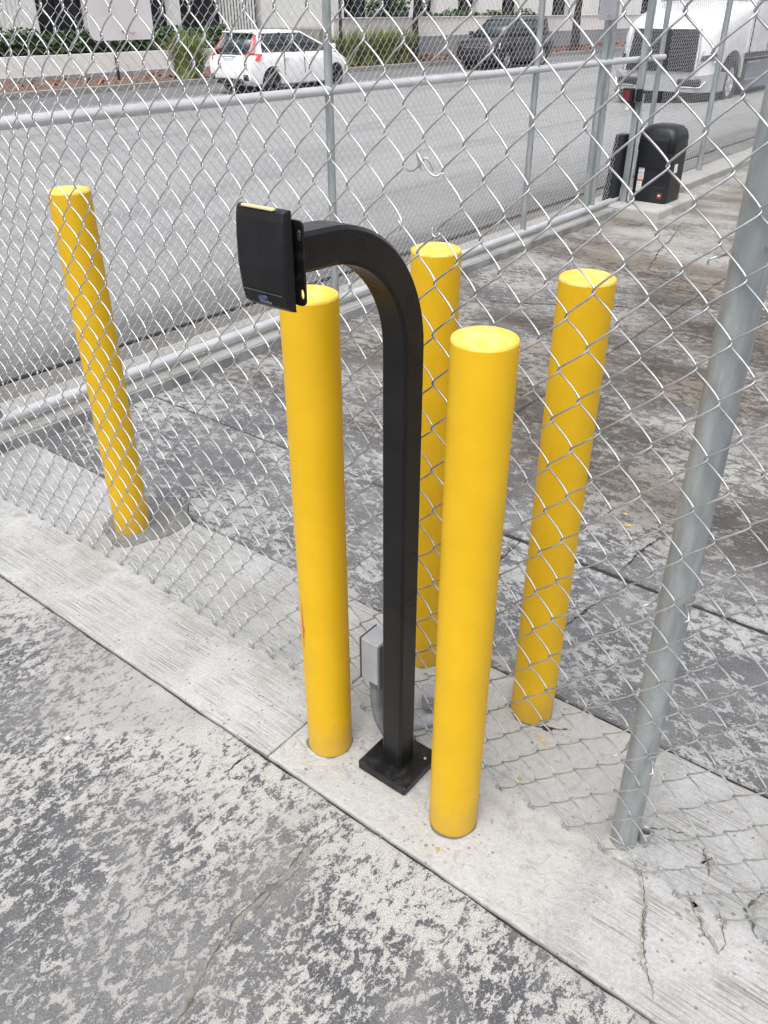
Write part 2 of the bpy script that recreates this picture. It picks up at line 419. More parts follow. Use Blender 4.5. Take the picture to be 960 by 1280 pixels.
M_crackfill = plain_conc('crack_fill', (.20,.197,.185), (.07,.065,.05), .7, 20)
fs = bpy.data.objects['front_slab']; r1 = bpy.data.objects['rear_slab.001']; r0 = bpy.data.objects['rear_slab']; r2 = bpy.data.objects['rear_slab.002']; r3 = bpy.data.objects['rear_slab.003']
c1 = [(-.858,.953),(-.883,.859),(-.874,.759),(-.877,.637),(-.852,.482),(-.824,.389),(-.81,.2)]
crack(c1, .013, .0015, fs, 1, mat=M_crackfill); crack([(p[0]-.004, p[1]) for p in c1[:4]], .0036, .0024, fs, 2, mat=M_soft)
crack([(p[0]+.010, p[1]) for p in c1[1:4]], .0022, .0024, fs, 3, mat=M_soft); crack([(p[0]+.003, p[1]) for p in c1[2:]], .0022, .0024, fs, 33, mat=M_soft)
crack([(-1.189,.955),(-1.19,.87)], .004, .0015, fs, 4)
crack([(-.262,1.25),(-.236,1.218),(-.21,1.178),(-.192,1.111),(-.169,1.065),(-.14,1.03),(-.124,1.0)], .0042, .0045, strip_r, 5, mat=M_soft)
crack([(-.21,1.178),(-.205,1.14),(-.185,1.10)], .005, .0055, strip_r, 6, mat=M_soft)
crack([(-.160,1.27),(-.134,1.237),(-.10,1.20),(-.055,1.168)], .0045, .0045, strip_r, 7, mat=M_soft)
crack([(-.167,1.40),(-.14,1.36),(-.131,1.33)], .005, .0045, strip_r, 9, mat=M_soft)
crack([(-.055,1.168),(-.052,1.20),(-.07,1.245)], .004, .0055, strip_r, 10, mat=M_soft)
crack([(-.30,1.365),(-.24,1.40),(-.19,1.41)], .004, .0045, strip_r, 15, mat=M_soft)
crack([(.02,1.40),(-.02,1.36),(-.04,1.30),(0.0,1.25)], .0045, .0050, strip_r, 14, mat=M_soft)
for pts, w_, sd_ in (([(-.262,1.25),(-.236,1.218),(-.21,1.178),(-.192,1.111),(-.169,1.065),(-.14,1.03),(-.124,1.0)], .013, 81), ([(-.160,1.27),(-.134,1.237),(-.10,1.20),(-.055,1.168)], .012, 82), ([(.02,1.40),(-.02,1.36),(-.04,1.30),(0.0,1.25)], .018, 83), ([(-.167,1.40),(-.14,1.36),(-.131,1.33)], .014, 84)):
    crack(pts, w_, .0037, strip_r, sd_, 'crumbled_edge', M_spall)
rs = np.random.RandomState(77)
for k in range(16):
    cx, cy = (-.10+.05*rs.randn(), 1.25+.05*rs.randn())
    splat(cx, cy, .003+.006*rs.rand()**2, .0036+.00002*k, strip_r, M_spall, 300+k, 'spall')
crack([(-.782,2.30),(-.78,2.45),(-.767,2.528),(-.74,2.64)], .007, .0022, r3, 11)
crack([(-.738,2.24),(-.757,2.144),(-.776,2.038),(-.793,1.90),(-.81,1.78)], .007, .0022, r1, 12)
crack([(-3.0,4.47),(-2.37,4.84),(-1.78,5.2)], .012, .0012, r2, 13); crack([(-1.72,5.25),(-1.0,5.7),(.4,6.5)], .012, .0022, r3, 16)
crack([(-2.66,7.72),(-2.5,7.0),(-2.40,6.57),(-2.2,5.8)], .008, .0012, r2, 17)
crack([(-.66,1.48),(-.62,1.50),(-.585,1.53)], .008, .0050, strip_r, 18)

# paint drips and grit on the slabs
M_drip = simple('yellow_paint_drip', (.42,.33,.12), .8, 0, .3, 60)
for i, (x, y, r) in enumerate([(-.89,2.59,.013),(-.93,2.66,.009),(-.60,1.306,.006)]):
    splat(x, y, r, .0025 if y > 2 else .0045, r3 if y > 2 else strip_r, M_drip, 50+i)
for i, (x, y, r) in enumerate([(-.67,1.0,.005),(-.645,1.012,.006),(-.63,1.46,.006),(-.615,1.45,.006)]):
    splat(x, y, r, .0045, strip_r, M_drip, 60+i)
M_chip = simple('paper_scrap', (.6,.6,.59), .7)
mb = MB(); mb.add([(-.007,-.005,.001),(.006,-.006,.002),(.008,.004,.002),(-.004,.006,.003)], [(0,1,2,3)])
o = mb.build('paper_scrap', M_chip, loc=(-1.61,.68,.001)); tag(o, 'tiny white paper scrap on the mottled front slab', 'litter')
# loose grit gathered near the joints and around the bases
M_grit = simple('grit', (.30,.28,.25), .9, 0, .5, 40)
mb = MB(); rs = np.random.RandomState(5)
def pebble(x, y, z, r):
    V = [(x+r*(rs.rand()*.5+.7)*a, y+r*(rs.rand()*.5+.7)*b, z+r*.6*c) for a, b, c in ((1,0,.4),(-1,0,.4),(0,1,.4),(0,-1,.4),(0,0,1.2),(0,0,-.2))]
    mb.add(V, [(0,2,4),(2,1,4),(1,3,4),(3,0,4),(2,0,5),(1,2,5),(3,1,5),(0,3,5)])
for i in range(520):
    x = -3+3.2*rs.rand(); k = rs.rand()
    y, z = ((.962+abs(rs.randn())*.02*(1 if rs.rand() < .6 else -1), .002) if k < .35 else (1.61+.03*(x+2)+rs.randn()*.015, .002) if k < .5 else (.3+2*rs.rand(), .003))
    pebble(x, y, z, .0012+.0022*rs.rand()**2)
for i in range(260):
    bx, by = [(-1.052,1.093),(-.657,1.09),(-1.065,1.53),(-.69,1.525),(-.87,1.16),(-.32,1.29)][i % 6]
    a = rs.rand()*6.28; d = .062+abs(rs.randn())*.035; pebble(bx+d*math.cos(a), by+d*math.sin(a), .0045, .0015+.004*rs.rand()**2)
tag(mb.build('grit', M_grit), 'fine loose grit lying in the joints and around the post bases', 'grit', kind='stuff')

# ------------------------------------------------------------------ bollards
def yellow():
    s = NB('yellow_enamel'); o = s.objc(); x, y, z = s.xyz(o)
    n = s.noise(o, 9, 5, .6); st_ = s.noise(o, 1.0, 5, .65, scale3=(60,60,5))
    col = s.mix(s.ramp(n, .3, .7), (.63,.375,.004), (.68,.41,.006))
    dirt = s.math('MULTIPLY', s.ramp(st_, .60, .76), .12)
    col = s.mix(dirt, col, (.45,.25,.015))
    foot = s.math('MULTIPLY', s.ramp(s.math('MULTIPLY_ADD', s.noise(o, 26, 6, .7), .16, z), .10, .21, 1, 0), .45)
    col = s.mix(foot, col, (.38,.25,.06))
    smr = s.math('MULTIPLY', s.ramp(s.noise(o, 5.5, 7, .72, scale3=(1,1,.8)), .60, .70), .28)
    col = s.mix(smr, col, (.42,.27,.04))
    sp = s.math('MULTIPLY', s.ramp(s.noise(o, 60, 4, .7), .68, .74), .55)
    col = s.mix(sp, col, (.40,.24,.05))
    return s.fin(col, s.ramp(n, .3, .7, .42, .58), 0, s.bump(s.noise(o, 55, 5, .6), .12, .002), .4)
M_yel = yellow()
def yellow_cap():
    s = NB('yellow_cap'); o = s.objc()
    n = s.noise(o, 30, 6, .7); col = s.mix(s.ramp(n, .42, .62), (.72,.51,.07), (.80,.63,.20))
    return s.fin(col, .7, 0, s.bump(n, .5, .006), .3)
M_ycap = yellow_cap()
BH = 1.1935
M_gap_shade = plain_conc('gap_grime_shade', (.13,.122,.108), (.16,.15,.13), .7, 40)
def bollard(x, y, r, label, tilt=(0,0), h=BH):
    t = thing('bollard', (x, y, 0), label, 'bollard', 'yellow bollards'); t.rotation_euler = (tilt[0], tilt[1], random.random()*6)
    MB().lathe([(r,-.05),(r,.2),(r,.5),(r,.8),(r,h-.008),(r*.998,h-.005)], 48).build('pipe', M_yel, t)
    MB().lathe([(r*.998,h-.0052),(r*.985,h-.001),(r*.955,h+.0008),(r*.80,h+.0045),(r*.45,h+.008),(0.0001,h+.009)], 48).build('cap', M_ycap, t)
    mb = MB(); n = 44; V = []   # grimy gap with contact shade painted in, where the slab meets the pipe
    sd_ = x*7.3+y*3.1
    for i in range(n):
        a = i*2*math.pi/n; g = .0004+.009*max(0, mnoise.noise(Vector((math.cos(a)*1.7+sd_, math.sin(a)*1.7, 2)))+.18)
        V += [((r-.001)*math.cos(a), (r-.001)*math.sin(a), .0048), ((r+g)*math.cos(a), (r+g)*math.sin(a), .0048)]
    mb.add(V, [(2*i, 2*i+1, (2*i+3) % (2*n), (2*i+2) % (2*n)) for i in range(n)]).build('base_gap_shade', M_gap_shade, t) if y < 1.6 and x > -2 else None
    return t
bollard(-2.318, 1.425, .062, 'yellow bollard standing alone at the far left behind the mesh', h=1.193)
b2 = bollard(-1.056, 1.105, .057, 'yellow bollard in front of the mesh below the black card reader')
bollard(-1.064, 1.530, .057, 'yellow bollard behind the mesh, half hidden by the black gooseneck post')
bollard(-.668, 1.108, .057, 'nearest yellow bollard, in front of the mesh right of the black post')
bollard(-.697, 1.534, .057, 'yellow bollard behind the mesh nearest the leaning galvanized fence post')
# scuff on the reader-side bollard
mb = MB(); rs = np.random.RandomState(3); V = []
for i in range(12):
    zz = .35+.14*i/11; wv = .10*math.sin(math.pi*i/11)*(.5+.8*rs.rand())
    for a in (-wv, wv): ang = R(250)+a*1.1; V.append((.0574*math.cos(ang), .0574*math.sin(ang), zz))
mb.add(V, [(2*i, 2*i+1, 2*i+3, 2*i+2) for i in range(11)], True)
b2.rotation_euler = (0,0,0); mb.build('scuff_mark', simple('orange_scuff', (.55,.14,.03), .7, 0, .4, 70), b2)
# rough concrete collar round the lone bollard
mb = MB(); n = 40; rs = np.random.RandomState(9)
ra = [(.160+.026*mnoise.noise(Vector((math.cos(a)*1.5, math.sin(a)*1.5, 3)))*2) for a in np.linspace(0, 6.283, n, endpoint=False)]
rings = [[(-2.325+k*ra[i]*math.cos(i*6.283/n), 1.50+k*ra[i]*math.sin(i*6.283/n), z) for i in range(n)] for k, z in ((1,.001),(.96,.008),(.88,.013),(.6,.016),(.3,.016))]
mb.loft(rings, True, True, True); o = mb.build('concrete_collar', M_collar); tag(o, kind='structure')

# ------------------------------------------------------------------ gooseneck pedestal
def black_powder():
    s = NB('black_powder_coat'); o = s.objc(); n = s.noise(o, 12, 5, .6)
    col = s.mix(s.ramp(n, .3, .7), (.0055,.0055,.006), (.009,.009,.0092))
    sp = s.ramp(s.noise(o, 160, 3, .7), .72, .76)
    col = s.mix(s.math('MULTIPLY', sp, .5), col, (.16,.16,.16))
    dst = s.math('MULTIPLY', s.ramp(s.noise(o, 22, 7, .7), .50, .72), s.ramp(s.xyz(o)[2], .30, .02, 0, .22))
    col = s.mix(dst, col, (.14,.135,.125))
    return s.fin(col, s.ramp(n, .3, .7, .26, .38), 0, s.bump(s.noise(o, 300, 2, .6), .10, .001), .34)
M_blk = black_powder()
PX, PY = -.868, 1.152
ped = thing('gooseneck_pedestal', (PX, PY, 0), 'black square-tube gooseneck post on a square base plate between the front bollards', 'pedestal')
hw = .0295; path = [(0,.028),(0,.5),(0,1.118)]
RC = .222
for i in range(1, 19): a = i/18*R(90); path.append((-(RC-RC*math.cos(a)), 1.118+RC*math.sin(a)*1.02))
ye = path[-1][0]; ze = path[-1][1]
path += [(ye-.03, ze+.001), (-.290, ze+.003)]
mb = MB(); rings = []
bw = .006
for i, (py, pz) in enumerate(path):
    if i == 0: ty, tz = 0, 1
    elif i == len(path)-1: ty, tz = -1, 0
    else: ty, tz = path[i+1][0]-path[i-1][0], path[i+1][1]-path[i-1][1]
    l = math.hypot(ty, tz); ty /= l; tz /= l; ny, nz = -tz, ty   # outward-ish normal in plane
    sq = [(hw-bw,-hw),(hw,-hw+bw),(hw,hw-bw),(hw-bw,hw),(-hw+bw,hw),(-hw,hw-bw),(-hw,-hw+bw),(-hw+bw,-hw)]
    rings.append([(a, py+ny*b, pz+nz*b) for a, b in sq])
mb.loft(rings, True, True, False); mb.build('tube', M_blk, ped, fix=True)
bp = MB().box((0,.003,.0165), (.148,.148,.027), bev=.004).build('base_plate', M_blk, ped)
mb = MB().box((0,.003,.0305), (.068,.068,.003)); mb.build('weld_collar', M_blk, ped)
M_bolt = simple('bolt_zinc', (.45,.45,.45), .45, .7)
MB().lathe([(.004,.0295),(.004,.032),(.0001,.0325)], 6, (.056, .040, 0)).build('set_screw', M_bolt, ped)

# card reader on the arm end (faces -Y)
rd = thing('card_reader', (-.855,.82,1.35), 'black proximity card reader with a beige strip on top, at the gooseneck arm end', 'card reader')
M_rd = simple('reader_plastic', (.007,.0075,.009), .45, 0, .15, 20, .2, 260, spec=.3)
W2, Hh = .0475, .0695
mb = MB(); rings = []
prof = [(-Hh,-.006),(-Hh+.006,-.013),(-.045,-.0175),(-.01,-.0215),(.03,-.0205),(Hh-.014,-.018),(Hh-.003,-.0155),(Hh,-.012)]
for zz, yf in prof:
    e = .006
    rings.append([(-W2, -.002, zz), (-W2, yf+e, zz), (-W2+e*.3, yf+e*.3, zz), (-W2+e, yf, zz), (0, yf-.001, zz), (W2-e, yf, zz), (W2-e*.3, yf+e*.3, zz), (W2, yf+e, zz), (W2, -.002, zz)])
mb.loft(rings, True, True, False); hs = mb.build('housing', M_rd, rd, fix=True); hs.data.polygons.foreach_set('use_smooth', [True]*len(hs.data.polygons))
for p in hs.data.polygons: p.use_smooth = False
M_beige = simple('beige_lens', (.62,.50,.30), .5)
MB().box((-.002,-.0142,Hh+.0005), (.062,.0075,.0035), bev=.001).build('light_bar', M_beige, rd)
MB().box((0,-.0205,-.0445), (.078,.0008,.0010)).build('seam_line', simple('seam_grey', (.07,.07,.075), .5), rd)
M_logo_b = simple('logo_blue', (.035,.05,.13), .5); M_txt = simple('print_white', (.35,.35,.36), .6)
lp = MB().box((.004,-.0192,-.0515), (.013,.0008,.0056)).build('logo_badge', M_logo_b, rd)
lp.rotation_euler = (R(-6.0),0,0); lp.location = (0, -.0018+.0006, -.0019)
def text(body, size, loc, rot, mat, parent, name):
    cu = bpy.data.curves.new(name, 'FONT'); cu.body = body; cu.size = size; cu.align_x = 'CENTER'; cu.align_y = 'CENTER'; cu.extrude = .0001; cu.resolution_u = 2
    tmp = bpy.data.objects.new(name+'_t', cu); COL.objects.link(tmp)
    dg = bpy.context.evaluated_depsgraph_get(); me = bpy.data.meshes.new_from_object(tmp.evaluated_get(dg))
    bpy.data.objects.remove(tmp); me.materials.clear(); me.materials.append(mat)
    ob = bpy.data.objects.new(name, me); COL.objects.link(ob); ob.parent = parent; ob.location = loc; ob.rotation_euler = rot; return ob
text('HID', .0060, (.004,-.0192-.0012,-.0515), (R(90+6),0,0), M_txt, rd, 'logo_lettering')
text('ProxPro', .0066, (.004,-.0186,-.0585), (R(90+6),0,0), M_txt, rd, 'name_lettering')
# mounting bracket: rounded plate with two through-holes, standing off behind the housing
def plate_with_holes(w_, h_, t_, holes, mat, parent, loc, name):
    bm = bmesh.new(); me = bpy.data.meshes.new(name)
    pts = []
    for cx, cy, a0 in ((w_/2-.008, h_/2-.008, 0), (-w_/2+.008, h_/2-.008, 90), (-w_/2+.008, -h_/2+.008, 180), (w_/2-.008, -h_/2+.008, 270)):
        for k in range(5): a = R(a0+k*22.5); pts.append((cx+.008*math.cos(a), cy+.008*math.sin(a)))
    ed = []
    def loop(P):
        vs_ = [bm.verts.new((x, 0, z)) for x, z in P]; return [bm.edges.new((vs_[i], vs_[(i+1) % len(vs_)])) for i in range(len(vs_))]
    ed += loop(pts)
    for hx, hz, rx, rz_ in holes: ed += loop([(hx+rx*math.cos(a), hz+rz_*math.sin(a)) for a in np.linspace(0, 2*math.pi, 14, endpoint=False)])
    r = bmesh.ops.triangle_fill(bm, edges=ed, use_beauty=True, use_dissolve=False)
    ext = bmesh.ops.extrude_face_region(bm, geom=list(bm.faces))
    bmesh.ops.translate(bm, verts=[v for v in ext['geom'] if isinstance(v, bmesh.types.BMVert)], vec=(0, t_, 0))
    bmesh.ops.recalc_face_normals(bm, faces=bm.faces); bm.to_mesh(me); bm.free(); me.materials.append(mat)
    ob = bpy.data.objects.new(name, me); COL.objects.link(ob); ob.parent = parent; ob.location = loc; return ob
plate_with_holes(.112, .118, .004, [(.0500,.040,.0042,.008),(.0500,-.042,.0042,.008),(-.0500,.040,.0042,.008),(-.0500,-.042,.0042,.008)], M_blk, rd, (.000,.0085,-.004), 'mounting_plate')
MB().box((-.008,.0030,-.002), (.074,.0100,.10)).build('spacer', M_blk, rd)
MB().box((-.013,.0285,-.006), (.066,.032,.066), bev=.003).build('arm_flange', M_blk, rd)

# grey junction box on the post with flexible conduit
M_grey = simple('grey_pvc', (.30,.31,.335), .5, 0, .08, 20, .1, 80)
M_dgrey = simple('dark_grey_gasket', (.10,.105,.115), .6)
jb = thing('junction_box', (-.944,1.180,.238), 'grey plastic junction box on the side of the black gooseneck post', 'junction box')
MB().box((-.012,0,.064), (.054,.062,.128), bev=.003).build('box', M_grey, jb)
MB().box((-.0402,0,.064), (.002,.064,.130)).build('cover_lip', M_dgrey, jb)
MB().box((.0185,0,.062), (.006,.068,.134), bev=.001).build('back_plate', M_dgrey, jb)
MB().lathe([(.005,.128),(.005,.131),(.0001,.1315)], 12, (.018,.004,0)).build('screw', M_dgrey, jb)
MB().lathe([(.020,-.030),(.020,0.0),(.0185,.001)], 24, (-.012,.0,0)).build('conduit_hub', M_dgrey, jb)
P = [(-.012,0,-.02),(-.014,0,-.06),(-.014,.002,-.10),(-.008,.006,-.15),(.006,.014,-.19),(.024,.022,-.236)]
pp = []; rr = []
for i in range(len(P)-1):
    for k in range(8): t = k/8; pp.append(tuple(P[i][j]+(P[i+1][j]-P[i][j])*t for j in range(3))); rr.append(.0165+.0012*(1 if k % 2 else -1))
MB().tube(pp, rr, 16).build('flexible_conduit', simple('conduit_grey', (.17,.175,.19), .5), jb)
MB().lathe([(.014,.0205),(.014,.047)], 16, (0,0,.07), 'x').build('nipple', M_grey, jb)
# conduit body lying behind the mesh
cb = thing('conduit_elbow', (-.905,1.375,0), 'grey conduit fitting and pipe on the ground behind the nearest bollard', 'conduit')
MB().box((-.005,.0,.042), (.075,.050,.055), rz=R(35), bev=.005).build('conduit_body', M_grey, cb)
MB().tube([(-.015,-.10,.006),(.01,-.075,.018),(.05,-.02,.022),(.085,.022,.020),(.115,.055,.004)], .017, 16).build('pipe', M_grey, cb)
MB().tube([(.028,-.052,.021),(.060,-.008,.0225)], .0205, 16).build('coupling', simple('pvc_light', (.42,.44,.46), .5), cb)

# ------------------------------------------------------------------ chain link
def galv(name, c=(.62,.63,.65), rough=.38, metal=.75):
    s = NB(name); p = s.world(); n = s.noise(p, 38, 4, .65)
    col = s.mix(s.ramp(n, .3, .7), tuple(k*.80 for k in c), tuple(min(1, k*1.12) for k in c))
    return s.fin(col, s.ramp(n, .3, .7, rough-.06, rough+.12), metal, None, .5)
M_wire = galv('galvanized_wire', (.53,.538,.55), .31, .88)
M_wire2 = galv('galvanized_wire_fine', (.60,.605,.62), .40, .6)
def pipe_mat():
    s = NB('galvanized_pipe'); o = s.objc()
    n = s.noise(o, 1.0, 6, .65, scale3=(26,26,5)); sp = s.noise(o, 55, 4, .7); bl = s.noise(o, 1, 5, .6, scale3=(70,70,1.2))
    col = s.mix(s.ramp(n, .35, .65), (.235,.26,.268), (.36,.385,.39))
    col = s.mix(s.math('MULTIPLY', s.ramp(sp, .55, .72), .35), col, (.24,.25,.25))
    col = s.mix(s.math('MULTIPLY', s.ramp(bl, .58, .70), .35), col, (.20,.205,.20))
    return s.fin(col, s.ramp(sp, .3, .7, .36, .55), .35, s.bump(n, .08, .002), .5)
M_pipe = pipe_mat()
M_rail = simple('galvanized_rail', (.64,.65,.665), .40, .45, .06, 5)

NX = np.array([-9,0,1,2,3,4,5,6,15,16,17,18,19,20,21,22,23,25,26,34,38.])
XX = np.array([.83,.008,-.081,-.175,-.264,-.354,-.447,-.538,-1.329,-1.409,-1.493,-1.578,-1.661,-1.745,-1.825,-1.905,-1.988,-2.159,-2.237,-2.882,-3.20])
colx = lambda n: float(np.interp(n, NX, XX))
PZ = .0965; Z0 = .008; FY = 1.248
def deform(P):
    x, y, z = P[:,0], P[:,1], P[:,2]; h = np.clip(z/1.2, 0, 1.3)
    dy = .010*np.sin(2.3*x+1.1)*np.sin(1.9*z+.4)+.006*np.sin(5.1*x+2*z)+.004*np.sin(9*x-6*z)
    dx = -.022*(z-.35)*np.clip((x+1.6)/1.2, 0, 1)+.003*np.sin(7*z+3*x)+.0022*np.sin(17*z+11*x)
    dz = .004*np.sin(6*x+2)*h+.0025*np.sin(13*x+5*z)
    return np.stack([x+dx, y+dy, z+dz], 1)
def wire_path(i, t0, t1, per=20, B=.0060, e=.0024):
    """wire i zigzags between lattice columns i/2 and (i+1)/2 ; even (integer) columns have joints at integer t"""
    xr, xl = colx(i/2), colx((i+1)/2)
    # which side is the integer column?
    right_even = (i % 2 == 0)
    n = int(round((t1-t0)*per)); t = np.linspace(t0, t1, n+1)
    ph = np.cos(2*np.pi*t)            # +1 at integer t -> integer column
    s_ = np.arcsin(.975*ph)/math.asin(.975)
    u = s_ if right_even else -s_      # +1 = right
    c, a = (xl+xr)/2, (xr-xl)/2+e
    x = c+a*u
    du = np.gradient(u, t); mag = np.sqrt(np.clip(1-ph*ph, 0, 1))**.75
    y = FY+np.where(du < 0, 1, -1)*B*mag   # rising toward the left = far side
    return np.stack([x, y, Z0+PZ*t], 1)
def wire_mesh(paths, r, sides):
    mb = MB()
    for P in paths:
        T = np.gradient(P, axis=0); T /= np.linalg.norm(T, axis=1)[:,None]+1e-12
        Yv = np.array([0,1.,0]); N = np.cross(T, Yv); N /= np.linalg.norm(N, axis=1)[:,None]+1e-9; Bn = np.cross(T, N)
        th = np.arange(sides)*2*math.pi/sides
        V = (P[:,None,:]+r*(np.cos(th)[None,:,None]*N[:,None,:]+np.sin(th)[None,:,None]*Bn[:,None,:])).reshape(-1,3)
        n = len(P); ii = np.arange(n-1)[:,None]*sides; jj = np.arange(sides)[None,:]; kk = (jj+1) % sides
        F = np.stack([ii+jj, ii+kk, ii+sides+kk, ii+sides+jj], 2).reshape(-1,4)
        o = len(mb.v); mb.v.extend(map(tuple, V.tolist())); mb.f.extend(map(tuple, (F+o).tolist())); mb.sm.extend([True]*len(F))
        mb.add(V[:sides], [tuple(range(sides))]); mb.add(V[-sides:], [tuple(range(sides-1,-1,-1))])
    return mb
fence = thing('chain_link_fence', (-1.2, FY, 0), 'nearest chain-link fence of thick wire, with one broken diamond beside the black gooseneck', 'fence')
FL = Vector(fence.location)
TOP = 22
# broken joint nearest (-.88, 1.385)
best = min(((abs(colx(c/2)+.872-0)+abs(Z0+PZ*(k if c % 2 == 0 else k+.5)-1.385), c, (k if c % 2 == 0 else k+.5)) for c in range(8, 30) for k in range(10, 18)))
BC, BT = best[1], best[2]
joint = lambda c, t: deform(np.array([[colx(c/2), FY, Z0+PZ*t]]))[0]
for i in range(-16, 74):
    if i in (BC-1, BC):
        paths = [wire_path(i, 0, BT-.47), wire_path(i, BT+.47, TOP)]
    else: paths = [wire_path(i, 0, TOP)]
    # knuckled ends at the integer column
    p0 = paths[0]; hook_s = 1 if i % 2 == 0 else -1
    xk = p0[0][0]; hk = np.array([[xk+hook_s*.003, FY-.003, Z0+.016], [xk+hook_s*.0055, FY-.006, Z0+.006], [xk+hook_s*.003, FY-.004, Z0-.003]])
    paths[0] = np.vstack([hk, p0[1:]])
    paths = [deform(p) for p in paths]
    mb = wire_mesh(paths, .00185, 6); mb.build('wire', M_wire, fence, world=True)
# loose curled ends and tie-wire scraps at the break
def spline(P, n=10):
    P = [np.array(p, float) for p in P]; P = [2*P[0]-P[1]]+P+[2*P[-1]-P[-2]]; o = []
    for i in range(1, len(P)-2):
        for k in range(n):
            t = k/n; a, b, c, d = P[i-1:i+3]
            o.append(.5*((2*b)+(c-a)*t+(2*a-5*b+4*c-d)*t*t+(3*b-a-3*c+d)*t**3))
    o.append(P[-2]); return o
jl, jr = joint(BC+1, BT+.5), joint(BC-1, BT+.5); ll, lr = joint(BC+1, BT-.5), joint(BC-1, BT-.5)
def rel(p, dx, dy, dz): return (p[0]+dx, p[1]+dy, p[2]+dz)
for pts in ([jl, rel(jl,.012,-.004,-.006), rel(jl,.028,-.008,-.004), rel(jl,.042,-.010,.006), rel(jl,.052,-.008,.018), rel(jl,.060,-.004,.010), rel(jl,.066,0,-.004)],
            [jr, rel(jr,-.010,-.006,-.006), rel(jr,-.022,-.010,0.0), rel(jr,-.038,-.012,.018), rel(jr,-.050,-.008,.028), rel(jr,-.049,-.004,.012), rel(jr,-.043,-.002,0.0)],
            [ll, rel(ll,-.004,-.005,.003), rel(ll,.003,-.007,.001), rel(ll,.006,-.007,-.006), rel(ll,.002,-.006,-.013)],
            [lr, rel(lr,.006,-.006,-.004), rel(lr,0,-.009,-.010), rel(lr,-.008,-.009,-.006), rel(lr,-.010,-.006,.004), rel(lr,-.012,-.003,-.014)]):
    MB().tube(spline(pts, 6), .0019, 6).build('loose_end', M_wire, fence, world=True)
# tension wire threaded just above the hem
P = deform(np.array([[x, FY+.0075, Z0+PZ*.47+.003*math.sin(x*5)] for x in np.linspace(-3.2, .75, 120)]))
MB().tube(P, .0013, 6).build('tension_wire', M_pipe, fence, world=True)
for k, nx in enumerate((2.5, 12.5, 19.5, 25.5, 29.5, -1.5)):
    x = colx(nx); c = deform(np.array([[x, FY-.004, Z0+PZ*.52]]))[0]
    MB().tube([(c[0]+.005*math.cos(a), c[1]-.001, c[2]+.006*math.sin(a)) for a in np.linspace(0, 5.6, 12)], .0018, 6).build('hog_ring', M_wire, fence, world=True)
# post behind the mesh, slightly out of plumb in the photograph's way
pbase = np.array([-.321, 1.296, 0]); ptop = np.array([-.345, 1.300, 2.20])
mb = MB(); ax = [pbase+(ptop-pbase)*t for t in (-.02,.2,.45,.7,1)]
mb.tube(ax, .0302, 40).build('post', M_pipe, fence, world=True)
for x in (-3.17, 2.3 if False else .80):
    MB().tube([(x, 1.295, -.04), (x, 1.295, 2.2)], .0302, 24).build('post', M_pipe, fence, world=True)
MB().tube([(-3.17, 1.272, 2.125), (-1, 1.272, 2.125), (.8, 1.272, 2.125)], .021, 20).build('top_rail', M_rail, fence, world=True)
for zz in (.70, 1.34, .30):   # tie wires round the post
    c = pbase+(ptop-pbase)*zz/2.2; P = []
    for k in range(22):
        a = R(205-k*12.0); P.append((c[0]+.0335*math.cos(a), c[1]+.0335*math.sin(a), c[2]+.0015*k*.6))
    e0, e1 = P[0], P[-1]
    P = [(e0[0]-.018, e0[1]-.030, e0[2]-.012), (e0[0]-.016, e0[1]-.036, e0[2]-.004), (e0[0]-.006, e0[1]-.024, e0[2])]+P+[(e1[0]+.014, e1[1]-.016, e1[2]-.004), (e1[0]+.020, e1[1]-.026, e1[2]-.010), (e1[0]+.014, e1[1]-.028, e1[2]-.016)]
    MB().tube(P, .0019, 6).build('tie_wire', M_wire, fence, world=True)
# cut pipe stub beside the post foot
sb = MB().lathe([(.013,-.01),(.0145,.030),(.0145,.048),(.012,.048),(.011,.030),(.0105,.004),(.0001,.003)], 20)
o = sb.build('pipe_stub', simple('stub_steel', (.34,.36,.37), .45, .6), loc=(-.283,1.322,0)); tag(o, 'short cut-off pipe stub beside the foot of the galvanized post', 'pipe')
# rough mortar skirt at the post foot
mb = MB(); n = 26
rings = [[(-.321+k*(.046+.012*mnoise.noise(Vector((math.cos(a)*2, math.sin(a)*2, 7))))*math.cos(a), 1.296+k*(.046+.012*mnoise.noise(Vector((math.cos(a)*2, math.sin(a)*2, 7))))*math.sin(a), z) for a in np.linspace(0, 6.283, n, endpoint=False)] for k, z in ((1,.002),(.85,.009),(.62,.012))]
mb.loft(rings, True, False, True); mb.build('mortar_skirt', M_pad, fence, world=True)

